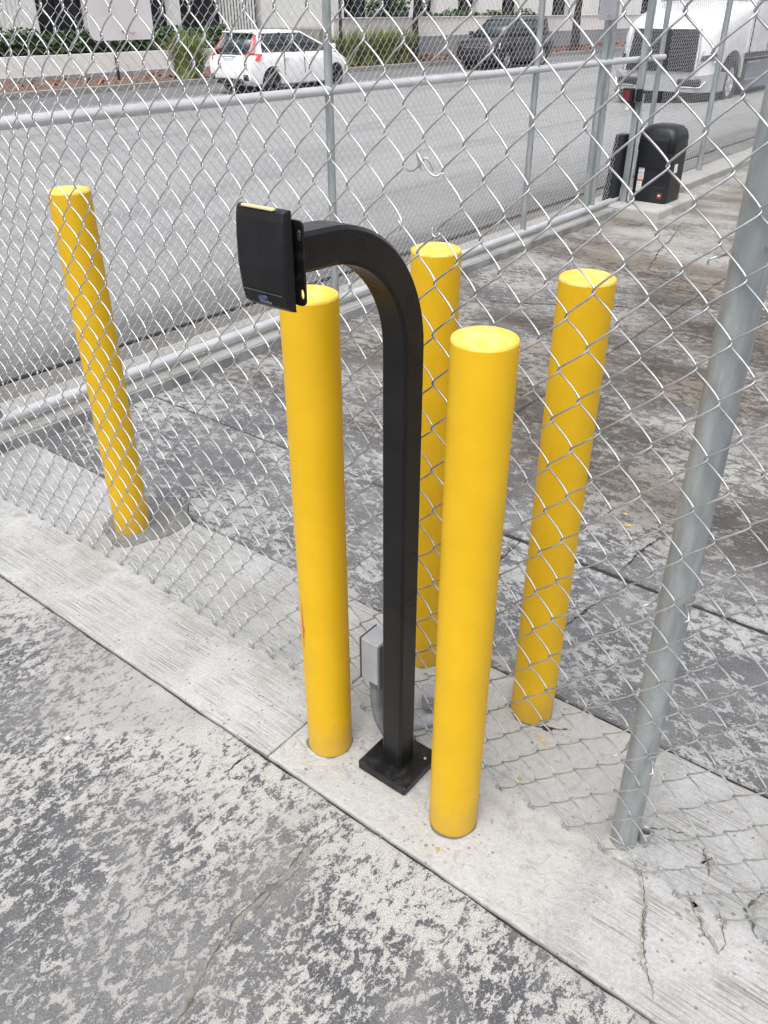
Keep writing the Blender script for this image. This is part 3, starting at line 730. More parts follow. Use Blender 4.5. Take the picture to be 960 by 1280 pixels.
# ------------------------------------------------------------------ sliding gate (fine mesh) and the boundary fence beyond
GX = -3.375
def fine_wires(parent, y0, y1, z0, z1, xg, W=.057, pz=.061, r=.00105):
    """small mesh, wires share two meshes (the two lattice phases)"""
    step = W/2; n = int((y1-y0)/step); per = 8; meshes = []
    for ph in (0, 1):
        nt_ = int((z1-z0)/pz*per); t = np.arange(nt_+1)/per
        s_ = np.cos(2*np.pi*t)*(1 if ph == 0 else -1); s_ = np.sign(s_)*np.abs(np.arcsin(.96*s_)/math.asin(.96))
        y = s_*(step/2+.0012); du = np.gradient(s_, t); x = np.where(du < 0, 1, -1)*.0028*np.sqrt(np.clip(1-s_*s_, 0, 1))
        P = np.stack([x, y, z0+pz*t], 1)
        mb = MB(); sides = 4; T = np.gradient(P, axis=0); T /= np.linalg.norm(T, axis=1)[:,None]
        N = np.cross(T, [1.,0,0]); N /= np.linalg.norm(N, axis=1)[:,None]; Bn = np.cross(T, N); th = np.arange(sides)*math.pi/2
        V = (P[:,None,:]+r*(np.cos(th)[None,:,None]*N[:,None,:]+np.sin(th)[None,:,None]*Bn[:,None,:])).reshape(-1,3)
        m = len(P); mb.add(V, [(i*4+j, i*4+(j+1) % 4, i*4+4+(j+1) % 4, i*4+4+j) for i in range(m-1) for j in range(4)], True)
        meshes.append(mb.mesh('wire', M_wire2))
    pl = gloc(parent)
    for i in range(n):
        ob = bpy.data.objects.new('wire', meshes[i % 2]); COL.objects.link(ob); ob.parent = parent
        ob.location = (xg-pl[0]+.0015*math.sin(i*.13), y0+(i+.5)*step-pl[1], -pl[2])
gate = thing('sliding_gate', (GX, 4.9, 0), 'long sliding chain-link gate of fine mesh with galvanized pipe rails beside the road', 'gate')
def gp(name, P, r, mat=M_rail, sides=16): return MB().tube(P, r, sides).build(name, mat, gate, world=True)
Y0, Y1 = .6, 8.47
br = gp('bottom_rail', [(GX, y, .098) for y in (1.50, 3, 5, 7, 7.9)], .0245)
gp('middle_rail', [(GX, Y0, 1.264), (GX, 4, 1.264), (GX, Y1, 1.264)], .0245)
gp('top_rail', [(GX, Y0, 2.25), (GX, 4, 2.25), (GX, Y1, 2.25)], .0245)
for y in (1.52, 3.775, 6.08):
    gp('upright', [(GX-.004, y, .09), (GX-.004, y, 1.2), (GX-.004, y, 2.25)], .0235, M_pipe)
for y, r in ((7.20, .026), (7.32, .026), (8.42, .024)):
    gp('upright', [(GX-.01, y, .09), (GX-.01, y, 1.2), (GX-.01, y, 2.25)], r, M_pipe)
for y in (3.9, 4.4, 6.3, 2.7, 5.4):
    for k in range(3): gp('rail_tie', [(GX+.0268*math.cos(a), y+k*.004, .098+.0268*math.sin(a)) for a in np.linspace(0, 6.0, 16)], .0013, M_wire2, 5)
for y in (1.9, 2.35, 2.8, 3.25, 4.1, 4.5, 4.95, 5.4, 5.85, 6.5, 6.9):
    gp('rail_tie', [(GX+.0268*math.cos(a), y, 1.264+.0268*math.sin(a)) for a in np.linspace(0, 6.0, 16)], .0013, M_wire2, 5)
fine_wires(gate, 1.50, 8.42, .085, 2.25, GX+.022 if False else GX-.03)
gp('lower_cable', [(-3.965, .4, .004), (-3.958, 3, .004), (-3.950, 6, .004), (-3.955, 9.4, .004)], .011, simple('black_cable', (.02,.02,.02), .6), 8) if False else None
o = MB().tube([(-4.035, .2, .000), (-3.985, 2.0, .000), (-3.96, 3.5, .000), (-3.93, 5.7, .000), (-3.965, 9.2, .000), (-3.97, 14, 0)], .014, 8).build('black_cable', simple('black_cable', (.022,.022,.022), .6), world=True, loc=(-3.97,4,0))
tag(o, 'long black cable lying on the ground outside the sliding gate', 'cable')

bf = thing('chain_link_fence', (-3.40, 11.5, .07), 'fine-mesh boundary fence on a low kerb right of the gate operator', 'fence')
for y in (10.09, 12.4, 14.8, 17.2):
    MB().tube([(-3.405, y, .05), (-3.405, y, 2.3)], .029, 16).build('post', M_pipe, bf, world=True)
MB().tube([(-3.405, 8.72, 2.25), (-3.405, 17.2, 2.25)], .021, 12).build('top_rail', M_rail, bf, world=True)
fine_wires(bf, 8.75, 17.2, .09, 2.25, -3.44)

# signs hung on the gate
M_sign = simple('sign_back', (.66,.635,.645), .55, 0, .06, 6)
M_sign2 = simple('sign_grey', (.40,.39,.43), .55, 0, .06, 6)
def sign(y, w_, h_, zc, mat, label):
    t = thing('gate_sign', (GX+.034, y, zc-h_/2), label, 'sign', 'signs on the gate')
    V0 = []
    for cy, cz, a0 in ((w_/2-.03, h_/2-.03, 0), (-w_/2+.03, h_/2-.03, 90), (-w_/2+.03, -h_/2+.03, 180), (w_/2-.03, -h_/2+.03, 270)):
        for k in range(6): a = R(a0+k*18); V0.append((cy+.03*math.cos(a), cz+h_/2+.03*math.sin(a)))
    MB().loft([[(-.002, y_, z_) for y_, z_ in V0], [(.002, y_, z_) for y_, z_ in V0]], True, True, False).build('panel', mat, t, fix=True)
    for zz in (.035, h_-.035):
        MB().lathe([(.007,.002),(.006,.006),(.0001,.007)], 8, (0, .0, zz), 'x').build('bolt', M_bolt, t)
    MB().tube(spline([(.004,.0,.035),(.010,.02,.030),(.008,.045,.024),(.004,.06,.028)], 5), .0014, 5).build('tie_wire', simple('rusty_tie', (.30,.14,.09), .7), t)
sign(2.445, .32, .46, 1.765, M_sign, 'blank pale sign panel wired to the left of the gate')
sign(7.08, .30, .46, 1.80, M_sign2, 'blank grey sign panel wired to the gate left of the operator post')

# ------------------------------------------------------------------ gate operator
pad = slab('operator_pad', [(-3.62,7.63),(-2.86,7.63),(-2.86,8.62),(-3.62,8.62)], .078, .2, M_pad, amp=.012, seed=61, step=.06, bev=.02); tag(pad, kind='structure')
op = thing('gate_operator', (-3.115, 8.13, .078), 'black slide gate operator cabinet with rounded top on a concrete pad', 'gate operator')
M_op = simple('operator_plastic', (.011,.0125,.016), .40, 0, .2, 8, .2, 160, spec=.4)
rings = []
def rr_ring(hx, hy, z, r, cx=0, cy=0, k=5):
    o = []
    for sx, sy, a0 in ((1,1,0),(-1,1,90),(-1,-1,180),(1,-1,270)):
        for i in range(k): a = R(a0+i*90/(k-1)); o.append((cx+sx*(hx-r)+r*math.cos(a), cy+sy*(hy-r)+r*math.sin(a), z))
    return o
body = [rr_ring(.175,.175,0,.03), rr_ring(.175,.175,.44,.035), rr_ring(.18,.18,.445,.04)]
MB().loft(body, True, True, False).build('cabinet', M_op, op, fix=True)
hood = [rr_ring(.180,.18,.447,.04), rr_ring(.178,.178,.56,.05), rr_ring(.167,.168,.615,.07), rr_ring(.140,.145,.648,.09), rr_ring(.09,.10,.662,.08)]
MB().loft(hood, True, True, True).build('hood', M_op, op, fix=True)
mb = MB(); mb.loft([rr_ring(.130,.006,.30,.005,-.01,-.179), rr_ring(.13,.008,.54,.006,-.01,-.181), rr_ring(.11,.006,.585,.005,-.01,-.170)], True, True, False).build('front_panel', M_op, op, fix=True)
M_white = simple('label_white', (.75,.75,.76), .5); M_orange = simple('label_orange', (.75,.22,.04), .5); M_red = simple('label_red', (.20,.03,.04), .5)
for (x, z, w_, h_, m) in ((-.10,.285,.055,.06,M_white),(-.10,.225,.055,.05,M_white),(-.10,.193,.055,.016,M_orange),(-.105,.135,.05,.09,M_white)):
    MB().box((x, -.1765, z), (w_, .002, h_)).build('sticker', m, op)
    if m is M_white:
        for q in range(4): MB().box((x, -.1782, z-h_/2+.01+q*h_/4.6), (w_*.75, .0012, .003)).build('print_line', simple('print_grey', (.2,.2,.22), .6), op)
MB().box((.1765,-.05,.30), (.003,.07,.075)).build('sticker', M_white, op)
MB().box((.085,-.177,.075), (.12,.006,.13), bev=.002).build('connection_cover', simple('op_cover', (.012,.012,.014), .4), op)
MB().box((.11,-.1815,.070), (.045,.002,.05)).build('warning_sticker', M_red, op)
MB().box((.108,-.183,.072), (.022,.0014,.012)).build('print_line', M_white, op)
# drive-side guard board
gb = MB().hexa([(-3.46,7.70,.085),(-3.36,7.70,.085),(-3.36,7.86,.085),(-3.46,7.86,.085),(-3.44,7.78,.66),(-3.36,7.78,.66),(-3.36,7.92,.66),(-3.44,7.92,.66)])
o = gb.build('chain_guard', M_op, world=True, loc=(-3.41,7.8,.085)); tag(o, 'black upright guard left of the operator post', 'guard')
# operator post, conduit and photo eye
pt = thing('operator_post', (-3.31, 7.86, 0), 'tall galvanized post with a thin conduit in front of the gate operator', 'post')
MB().box((0,0,1.15), (.058,.058,2.4), bev=.006).build('channel', M_pipe, pt)
MB().box((.030,-.0,.40), (.004,.040,.75)).build('strut_slot', simple('strut_dark', (.2,.21,.215), .5, .5), pt)
MB().tube(spline([(.05,-.02,1.0),(.052,-.02,.6),(.056,-.022,.35),(.052,-.02,.14),(.07,-.05,.095),(.13,-.09,.088)], 6), .011, 10).build('conduit', simple('conduit_steel', (.42,.44,.46), .4, .5), pt)
pe = thing('photo_eye', (-3.315, 7.800, .90), 'small black photo-eye box with a dark red lens on the operator post', 'sensor')
MB().box((-.055,-.030,.085), (.10,.06,.12), bev=.008).build('housing', M_op, pe)
MB().box((-.058,-.0625,.085), (.065,.005,.085)).build('lens', simple('red_lens', (.16,.02,.035), .2), pe)
MB().box((.035,.002,.09), (.05,.05,.10), bev=.006).build('back_housing', M_op, pe)
MB().box((-.045,-.02,-.005), (.04,.04,.05)).build('bracket', M_white, pe)
MB().box((-.012,-.012,.0), (.03,.05,.06)).build('clamp', M_op, pe)

# ------------------------------------------------------------------ vehicles
M_glass = simple('car_glass', (.03,.04,.045), .06, 0, .2, 3, spec=.7)
M_tyre = simple('tyre', (.02,.02,.02), .85); M_rim = simple('rim', (.42,.43,.45), .35, .7)
M_trim = simple('black_trim', (.018,.018,.02), .5)
def wheel(parent, x, y, r, wdt, side, spokes=5, rimmat=None):
    wt = MB().lathe([(r*.62,-wdt/2),(r*.93,-wdt/2),(r,-wdt*.32),(r,wdt*.32),(r*.93,wdt/2),(r*.62,wdt/2),(r*.60,wdt*.3),(r*.60,-wdt/2)], 28, (0,0,0), 'y').build('tyre', M_tyre, parent)
    wt.location = (x, y, r)
    mb = MB().lathe([(r*.61,wdt*.18),(r*.66,wdt*.44),(r*.60,wdt*.40),(r*.56,wdt*.12)], 24, (0,0,0), 'y')
    mb.lathe([(r*.16,wdt*.36),(r*.15,wdt*.40),(.0001,wdt*.41)], 12, (0,0,0), 'y')
    for k in range(spokes):
        a = k*2*math.pi/spokes; c, s_ = math.cos(a), math.sin(a)
        P = [(c*r*.1-s_*r*.08, wdt*.28, s_*r*.1+c*r*.08), (c*r*.1+s_*r*.08, wdt*.28, s_*r*.1-c*r*.08), (c*r*.6+s_*r*.07, wdt*.30, s_*r*.6-c*r*.07), (c*r*.6-s_*r*.07, wdt*.30, s_*r*.6+c*r*.07)]
        mb.hexa([(p[0], p[1], p[2]) for p in P]+[(p[0], p[1]+wdt*.1, p[2]) for p in P])
    rm = mb.build('rim', rimmat or M_rim, wt, fix=True)
    if side < 0: wt.rotation_euler = (0,0,math.pi)
    return wt
def body_loft(st):
    rings = []
    for x, w_, zl, zt in st:
        h = zt-zl
        hp = [(0,zl),(.80*w_,zl),(.95*w_,zl+.06),(.985*w_,zl+.25*h),(w_,zl+.52*h),(.985*w_,zl+.76*h),(.95*w_,zl+.92*h),(.87*w_,zt),(.5*w_,zt+.018),(0,zt+.025)]
        rings.append([(x, y, z) for y, z in hp]+[(x, -y, z) for y, z in hp[-2:0:-1]])
    return rings
def cut_arches(ob, cuts):
    for x, z, r, y0, y1 in cuts:
        c = MB().lathe([(.0001,y0),(r,y0),(r,y1),(.0001,y1)], 28, (x,0,z), 'y').build('cut', M_trim, fix=True)
        m = ob.modifiers.new('b', 'BOOLEAN'); m.operation = 'DIFFERENCE'; m.object = c; m.solver = 'EXACT'
        par = ob.parent; c.parent = par
        bpy.context.view_layer.update(); dg = bpy.context.evaluated_depsgraph_get()
        me = bpy.data.meshes.new_from_object(ob.evaluated_get(dg)); ob.modifiers.clear(); ob.data = me
        bpy.data.objects.remove(c)
    return ob
def shade(ob, ang=40):
    me = ob.data
    bm = bmesh.new(); bm.from_mesh(me)
    for f in bm.faces: f.smooth = True
    for e in bm.edges:
        if len(e.link_faces) == 2 and e.calc_face_angle(0) > R(ang): e.smooth = False
    bm.to_mesh(me); bm.free()
def car(name, label, loc, rz, st, gh, rwx, fwx, r, wd, paint, wl, group, rails=False):
    t = thing(name, loc, label, 'car', group, rz)
    b = MB().loft(body_loft(st), True, True, True).build('body', paint, t, fix=True)
    wmax = max(s_[1] for s_ in st)
    cut_arches(b, [(rwx, r, r*1.16, -wmax-.2, -wmax+.30), (rwx, r, r*1.16, wmax-.30, wmax+.2), (fwx, r, r*1.16, -wmax-.2, -wmax+.30), (fwx, r, r*1.16, wmax-.30, wmax+.2)]); shade(b)
    for m_ in list(b.data.materials)[1:]: pass
    # dark wheel wells
    for x in (rwx, fwx):
        MB().box((x, 0, r*1.15), (r*2.2, (wmax-.30)*2, r*1.9)).build('wheel_well', M_trim, t)
        for sd_ in (-1, 1): wheel(t, x, sd_*(wmax-wd/2-.02), r, wd, sd_)
    # greenhouse: glass block, pillars, roof skin
    z0, xr0, xf0, w0, z1, xr1, xf1, w1 = gh
    def ring(z, xr, xf, w_, n=7):
        side = [(xr+(xf-xr)*k/(n-1), w_*(1-.10*((2*k/(n-1)-1)**2)), z) for k in range(n)]
        return side+[(xf+.05*(1), w_*.4, z), (xf+.05, -w_*.4, z)]+[(p[0], -p[1], p[2]) for p in side[::-1]]+[(xr-.04, -w_*.4, z), (xr-.04, w_*.4, z)]
    g0, g1 = ring(z0-.03, xr0, xf0, w0), ring(z1, xr1, xf1, w1)
    MB().loft([g0, g1], True, True, True).build('window_glass', M_glass, t, fix=True)
    top = ring(z1+.035, xr1+.06, xf1-.10, w1*.86); top2 = ring(z1+.055, xr1+.3, xf1-.35, w1*.5)
    lip = ring(z1-.02, xr1-.05, xf1+.035, w1+.018)
    rf = MB().loft([lip, ring(z1+.008, xr1-.04, xf1+.02, w1+.005), top, top2], True, True, True).build('roof', paint, t, fix=True); shade(rf, 50)
    N = len(g0)
    def strip(a0, a1, b0, b1, name, mat, off=.012):
        cx = (g0[0][0]+g0[6][0])/2
        def o(p): l = math.hypot((p[0]-cx)*.5, p[1]) or 1; return (p[0]+(p[0]-cx)*.5/l*off, p[1]+p[1]/l*off, p[2])
        q = [a0, a1, b1, b0]; V = [p for p in q]+[o(p) for p in q]
        MB().add(V, [(0,1,2,3),(7,6,5,4),(0,4,5,1),(1,5,6,2),(2,6,7,3),(3,7,4,0)]).build(name, mat, t, fix=True)
    lerp = lambda p, q, k: tuple(p[i]+(q[i]-p[i])*k for i in range(3))
    for sgn in (1, -1):
        idx = (lambda k: k) if sgn > 0 else (lambda k: 15-k)
        pa = lambda k: (g0[idx(int(k))] if k == int(k) else lerp(g0[idx(int(k))], g0[idx(int(k)+1)], k-int(k)))
        pb = lambda k: (g1[idx(int(k))] if k == int(k) else lerp(g1[idx(int(k))], g1[idx(int(k)+1)], k-int(k)))
        strip(pa(0), pa(.75), pb(0), pb(.55), 'rear_pillar', paint)
        strip(pa(2.7), pa(2.95), pb(2.7), pb(2.95), 'door_pillar', M_trim)
        strip(pa(5.7), pa(6), pb(5.65), pb(6), 'front_pillar', paint)
        strip(lerp(pa(0), pb(0), .0), lerp(pa(6), pb(6), .0), lerp(pa(0), pb(0), .07), lerp(pa(6), pb(6), .07), 'belt_trim', M_trim, .014)
        mx = xf0-.42
        MB().box((mx, sgn*(w0+.17), z0+.10), (.12,.20,.13), bev=.03).build('mirror', paint if not rails else M_trim, t)
        for hx in (rwx+.55, rwx+1.55): MB().box((hx, sgn*(wmax*.985+.012), z0-.12), (.17,.03,.03), bev=.01).build('door_handle', paint, t)
        for hx in (rwx+.45, rwx+1.22, rwx+2.2): MB().box((hx, sgn*(wmax-.003), (z0+.3)/2+.1), (.008,.03,z0-.42)).build('door_gap', M_trim, t)
        if rails: MB().tube([(xr1+.1, sgn*w1*.92, z1+.05), (xr1+.2, sgn*w1*.92, z1+.085), (xf1-.3, sgn*w1*.92, z1+.085), (xf1-.2, sgn*w1*.92, z1+.045)], .018, 8).build('roof_rail', M_trim, t)
    return t
ZR = -.30
def paint(name, c, metal=.0): return simple(name, c, .28, metal, .04, 3, coat=.6)
M_wht = paint('white_car_paint', (.80,.80,.80)); M_drk = simple('dark_purple_car_paint', (.026,.020,.026), .34, .0, .06, 3, coat=.25)
M_tail = simple('tail_lamp', (.50,.012,.03), .2, 0, .2, 10); M_lamp = simple('head_lamp', (.70,.73,.76), .12, .2, .3, 20)
hb = car('hatchback_car', 'white hatchback with red tail lamps parked across the road, rear towards us', (-18.18, 18.45, ZR), R(90),
    [(-2.03,.66,.40,.70),(-1.97,.78,.30,.88),(-1.75,.825,.21,.955),(-1.3,.845,.19,.965),(-.4,.85,.18,.96),(.5,.85,.18,.945),(1.05,.848,.18,.955),(1.5,.82,.19,.885),(1.82,.74,.23,.78),(1.97,.62,.28,.68),(2.03,.50,.34,.58)],
    (.96,-1.88,1.45,.745,1.415,-1.50,.20,.565), -1.25, 1.28, .305, .19, M_wht, None, 'vehicles beyond the gate')
for sg in (1, -1):
    MB().loft([[(-1.87, sg*.66, .93),(-1.80, sg*.745, .93),(-1.82, sg*.76, .97),(-1.90, sg*.67, .97)],[(-1.58, sg*.56, 1.34),(-1.53, sg*.60, 1.34),(-1.55, sg*.61, 1.37),(-1.61, sg*.57, 1.37)]], True, True, False).build('tail_lamp', M_tail, hb, fix=True)
    MB().hexa([(-1.99, sg*.60, .80),(-1.70, sg*.832, .80),(-1.74, sg*.85, .80),(-2.03, sg*.62, .80),(-1.93, sg*.58, .96),(-1.55, sg*.825, .95),(-1.58, sg*.845, .95),(-1.96, sg*.60, .96)]).build('tail_lamp', M_tail, hb, fix=True)
    MB().box((-2.0, sg*.62, .42), (.10,.16,.14), bev=.02).build('bumper_vent', M_trim, hb)
MB().box((-1.54,0,1.425), (.30,1.02,.035), bev=.012).build('roof_spoiler', M_wht, hb)
MB().box((-2.0,0,.33), (.14,.95,.12), bev=.02).build('bumper_insert', M_trim, hb)
MB().box((-1.995,0,.80), (.03,.36,.12)).build('number_plate', simple('plate', (.55,.56,.60), .5), hb)
MB().box((-1.965,0,.885), (.05,.55,.03), bev=.01).build('plate_garnish', simple('chrome', (.55,.56,.58), .2, .9), hb)
for wh in [o for o in hb.children if o.name.startswith('tyre')]:
    for ch in wh.children: ch.data.materials[0] = simple('dark_alloy', (.10,.10,.105), .35, .6)

sv = car('suv_car', 'dark purple-grey SUV with roof rails parked behind the white hatchback', (-18.65, 31.0, ZR), R(-90),
    [(-2.25,.72,.48,.80),(-2.18,.84,.36,.98),(-1.9,.89,.28,1.05),(-1.2,.905,.25,1.06),(-.2,.91,.24,1.05),(.7,.91,.24,1.04),(1.15,.905,.24,1.045),(1.6,.89,.26,.995),(2.02,.85,.30,.93),(2.17,.78,.36,.86),(2.24,.68,.44,.76)],
    (1.05,-2.08,1.38,.79,1.585,-1.95,.42,.665), -1.36, 1.32, .36, .23, M_drk, None, 'vehicles beyond the gate', rails=True)
for sg in (1, -1):
    MB().hexa([(2.10, sg*.50, .70),(1.86, sg*.875, .70),(1.83, sg*.86, .70),(2.05, sg*.48, .70),(2.08, sg*.50, .87),(1.80, sg*.865, .88),(1.78, sg*.85, .88),(2.03, sg*.48, .87)]).build('head_lamp', M_lamp, sv, fix=True)
    MB().box((2.17, sg*.62, .50), (.08,.20,.10), bev=.02).build('fog_lamp', M_trim, sv)
MB().box((2.20,0,.72), (.06,.90,.20), bev=.02).build('grille', M_trim, sv)
MB().box((2.235,0,.74), (.02,.86,.03)).build('grille_bar', simple('chrome', (.55,.56,.58), .2, .9), sv)
MB().box((2.20,0,.42), (.10,1.25,.14), bev=.02).build('lower_grille', M_trim, sv)

# heavy truck (front towards -Y)
tr = thing('tractor_truck', (-8.15, 24.4, ZR), 'big white long-nosed truck with black grille behind the boundary fence', 'truck', 'vehicles beyond the gate', R(-90))
M_tw = paint('white_truck_paint', (.66,.66,.67))
def hp_ring(x, w_, zl, zt, rr=.16):
    return [(x, w_, zl), (x, w_, zt-rr), (x, w_-rr*.3, zt-rr*.3), (x, w_-rr, zt), (x, 0, zt+.04), (x, -w_+rr, zt), (x, -w_+rr*.3, zt-rr*.3), (x, -w_, zt-rr), (x, -w_, zl)]
hood_st = [(4.04,.78,.66,1.30),(3.97,.88,.63,1.50),(3.82,1.02,.60,1.66),(3.4,1.10,.58,1.80),(2.6,1.16,.56,1.98),(2.05,1.18,.56,2.10)]
h_ = MB().loft([hp_ring(*a, rr=.22) for a in hood_st], True, True, True).build('hood', M_tw, tr, fix=True)
cut_arches(h_, [(2.72,.50,.64,-1.4,-.75),(2.72,.50,.64,.75,1.4)]); shade(h_, 45)
MB().loft([hp_ring(*a) for a in [(2.05,1.20,.95,2.12),(1.55,1.22,.95,3.0),(1.2,1.22,.95,3.2),(-1.9,1.24,.95,3.75)]], True, True, True).build('cab', M_tw, tr, fix=True); shade(bpy.data.objects['cab'], 35)
MB().hexa([(2.13,-1.05,2.16),(2.13,1.05,2.16),(2.10,1.05,2.14),(2.10,-1.05,2.14),(1.62,-1.0,2.95),(1.62,1.0,2.95),(1.56,1.0,2.95),(1.56,-1.0,2.95)]).build('windscreen', M_glass, tr, fix=True)
for sg in (1, -1):
    MB().hexa([(.75, sg*1.215, 2.10),(1.85, sg*1.205, 2.10),(1.85, sg*1.22, 2.10),(.75, sg*1.235, 2.10),(.75, sg*1.215, 2.9),(1.45, sg*1.215, 2.9),(1.45, sg*1.235, 2.9),(.75, sg*1.235, 2.9)]).build('side_window', M_glass, tr, fix=True)
    MB().box((.62, sg*1.222, 1.55), (.012,.03,1.1)).build('door_gap', M_trim, tr); MB().box((1.90, sg*1.212, 1.5), (.012,.03,1.0)).build('door_gap', M_trim, tr)
    MB().box((.82, sg*1.235, 1.72), (.16,.03,.05)).build('door_handle', M_trim, tr)
    MB().box((1.3, sg*1.225, 1.02), (1.7,.03,.10)).build('door_sill', M_trim, tr)
    MB().box((-.2, sg*1.10, .58), (3.7,.20,.62), bev=.05).build('side_skirt', simple('skirt_grey', (.16,.18,.21), .45), tr)
    MB().box((1.35, sg*1.205, .86), (.9,.03,.05)).build('step', M_rim, tr); MB().box((1.35, sg*1.205, .50), (.9,.03,.05)).build('step', M_rim, tr)
    MB().hexa([(4.06, sg*.86, .90),(3.62, sg*1.13, .92),(3.50, sg*1.04, .92),(3.88, sg*.78, .90),(4.01, sg*.88, 1.14),(3.40, sg*1.145, 1.26),(3.30, sg*1.06, 1.26),(3.85, sg*.80, 1.14)]).build('head_lamp', M_lamp, tr, fix=True)
    MB().box((2.72, sg*.60, .60), (1.26,.36,.95)).build('wheel_well', M_trim, tr)
    MB().hexa([(4.08, sg*.90, .955),(3.75, sg*1.095, .97),(3.70, sg*1.07, .97),(4.0, sg*.86, .955),(4.05, sg*.90, 1.05),(3.68, sg*1.12, 1.10),(3.64, sg*1.09, 1.10),(3.97, sg*.86, 1.05)]).build('lamp_lens', simple('lamp_lens_dark', (.06,.065,.07), .1), tr, fix=True)
    MB().tube([(4.13, sg*.82, .74),(4.05, sg*.79, 1.2),(4.0, sg*.76, 1.57)], .035, 8).build('grille_surround', simple('chrome', (.55,.56,.58), .2, .9), tr)
    wheel(tr, 2.72, sg*1.03, .50, .30, sg, 8, simple('truck_rim', (.62,.63,.65), .3, .5))
    for rx in (-2.9, -4.2): wheel(tr, rx, sg*.95, .50, .5, sg, 8)
    MB().box((4.05, sg*.70, .53), (.20,.50,.15), bev=.03).build('fog_lamp_recess', M_trim, tr)
    MB().tube([(4.12, sg*.56, .44),(4.10, sg*.98, .44),(4.02, sg*1.06, .56)], .022, 8).build('bumper_trim', simple('chrome', (.55,.56,.58), .2, .9), tr)
MB().loft([[(4.10,-.85,.34),(4.10,.85,.34),(3.72,1.18,.34),(3.2,1.20,.34),(3.2,-1.20,.34),(3.72,-1.18,.34)],[(4.13,-.85,.66),(4.13,.85,.66),(3.72,1.20,.72),(3.2,1.21,.72),(3.2,-1.21,.72),(3.72,-1.20,.72)]], True, True, False).build('bumper', simple('bumper_grey', (.36,.365,.38), .4), tr, fix=True)
MB().loft([[(3.95,-.8,.06),(3.95,.8,.06),(3.6,1.1,.06),(3.0,1.1,.06),(3.0,-1.1,.06),(3.6,-1.1,.06)],[(4.05,-.83,.338),(4.05,.83,.338),(3.70,1.15,.338),(3.0,1.15,.338),(3.0,-1.15,.338),(3.70,-1.15,.338)]], True, True, False).build('air_dam', M_trim, tr, fix=True)
gr = MB().hexa([(3.92,-.80,.74),(4.12,-.80,.74),(4.12,.80,.74),(3.92,.80,.74),(3.82,-.76,1.56),(4.02,-.76,1.56),(4.02,.76,1.56),(3.82,.76,1.56)]).build('grille', M_trim, tr, fix=True)
for k in range(10):
    z = .80+k*.08; MB().box((4.125-.115*(z-.74)/.82, 0, z), (.025,1.50,.018)).build('grille_bar', simple('grille_bar', (.03,.03,.033), .4, .2), gr)
MB().box((-2.9,0,.75), (3.6,.9,.22)).build('chassis', M_trim, tr)

# ------------------------------------------------------------------ far side of the road
M_render = simple('white_render', (.74,.73,.71), .85, 0, .05, .6, .2, 12)
M_plinth = simple('grey_plinth', (.26,.265,.28), .85, 0, .1, .8, .2, 12)
lw = thing('planter_wall', (-25.2, 9, -.3), 'low white planter wall on a grey base with red-flowered hedge behind', 'wall')
MB().box((-25.2, 9, .18), (.3, 27, .54)).build('wall', M_render, lw, world=True); MB().box((-25.19, 9, -.20), (.34, 27, .24)).build('plinth', M_plinth, lw, world=True)
rw = thing('garden_wall', (-25.3, 50, -.3), 'taller white garden wall with grey base behind the SUV', 'wall')
MB().box((-25.3, 58.5, .93), (.3, 60, .72)).build('wall', M_render, rw, world=True); MB().box((-25.28, 58.5, .12), (.34, 60, .88)).build('plinth', M_plinth, rw, world=True)
MB().box((-25.29, 58.5, 1.305), (.40, 60, .03)).build('coping', M_render, rw, world=True)
# building
bd = thing('building', (-32, 40, -.3), 'long white building with dark window openings and railings across the road', 'building')
M_win = simple('window_dark', (.018,.020,.026), .15); M_frame = simple('frame_black', (.02,.02,.02), .5)
def bpart(name, c, d, m): return MB().box(c, d).build(name, m, bd, world=True)
FX = -29.0
openings = [(13.0,16.2),(17.9,19.9),(20.2,23.6),(24.0,26.3),(27.95,28.35),(33.6,35.6),(36.4,38.6),(39.2,41.0),(43.0,45.0),(47.5,49.5),(53.5,55.8),(60,63),(67,70)]
segs = []; y = -20.0
for a, b in openings: segs.append((y, a)); y = b
segs.append((y, 100.0))
for a, b in segs: bpart('wall', (FX-1.5, (a+b)/2, 1.3), (3, b-a, 3.2), M_render)
bpart('wall', (FX-1.5, 40, 5.0), (3.0, 120, 4.2), M_render); bpart('roof', (FX-1.5, 40, 7.2), (3.6, 121, .2), M_plinth)
for i, (a, b) in enumerate(openings):
    f = bpart('window', (FX-.5, (a+b)/2, 1.3), (.08, b-a, 3.18), M_win)
    nb = max(1, int((b-a)/.9))
    for k in range(nb+1): 
        MB().box((FX-.42, a+.03+(b-a-.06)*k/nb, 1.3), (.08,.06,3.17)).build('frame', M_frame, f, world=True)
    MB().box((FX-.42, (a+b)/2, .75), (.07, b-a-.02, .06)).build('frame', M_frame, f, world=True)
# upper windows (above the frame of the photo, part of the building)
for k in range(14):
    yy = -5+k*7.2; f = bpart('window', (FX+.005, yy, 4.9), (.06, 2.2, 1.5), M_win); MB().box((FX+.04, yy, 4.1), (.12, 2.4, .08)).build('sill', M_render, f, world=True)
# railings in front of two bays
for (a, b, label) in ((12.2, 16.4, 'pale vertical railing left of the hedge, in front of the building'), (23.4, 26.6, 'black iron railing between the hedge and the white hatchback')):
    rl = thing('railing', (-27.6, (a+b)/2, -.2), label, 'railing', 'railings before the building')
    m = simple('railing_pale', (.5,.5,.48), .6) if a < 14 else M_frame
    for z in (.25, 2.3): MB().box((-27.6, (a+b)/2, z), (.04, b-a, .05)).build('rail', m, rl, world=True)
    k = 0; yy = a
    while yy <= b: MB().box((-27.6, yy, 1.1), (.025,.025,2.6)).build('baluster', m, rl, world=True); yy += .16
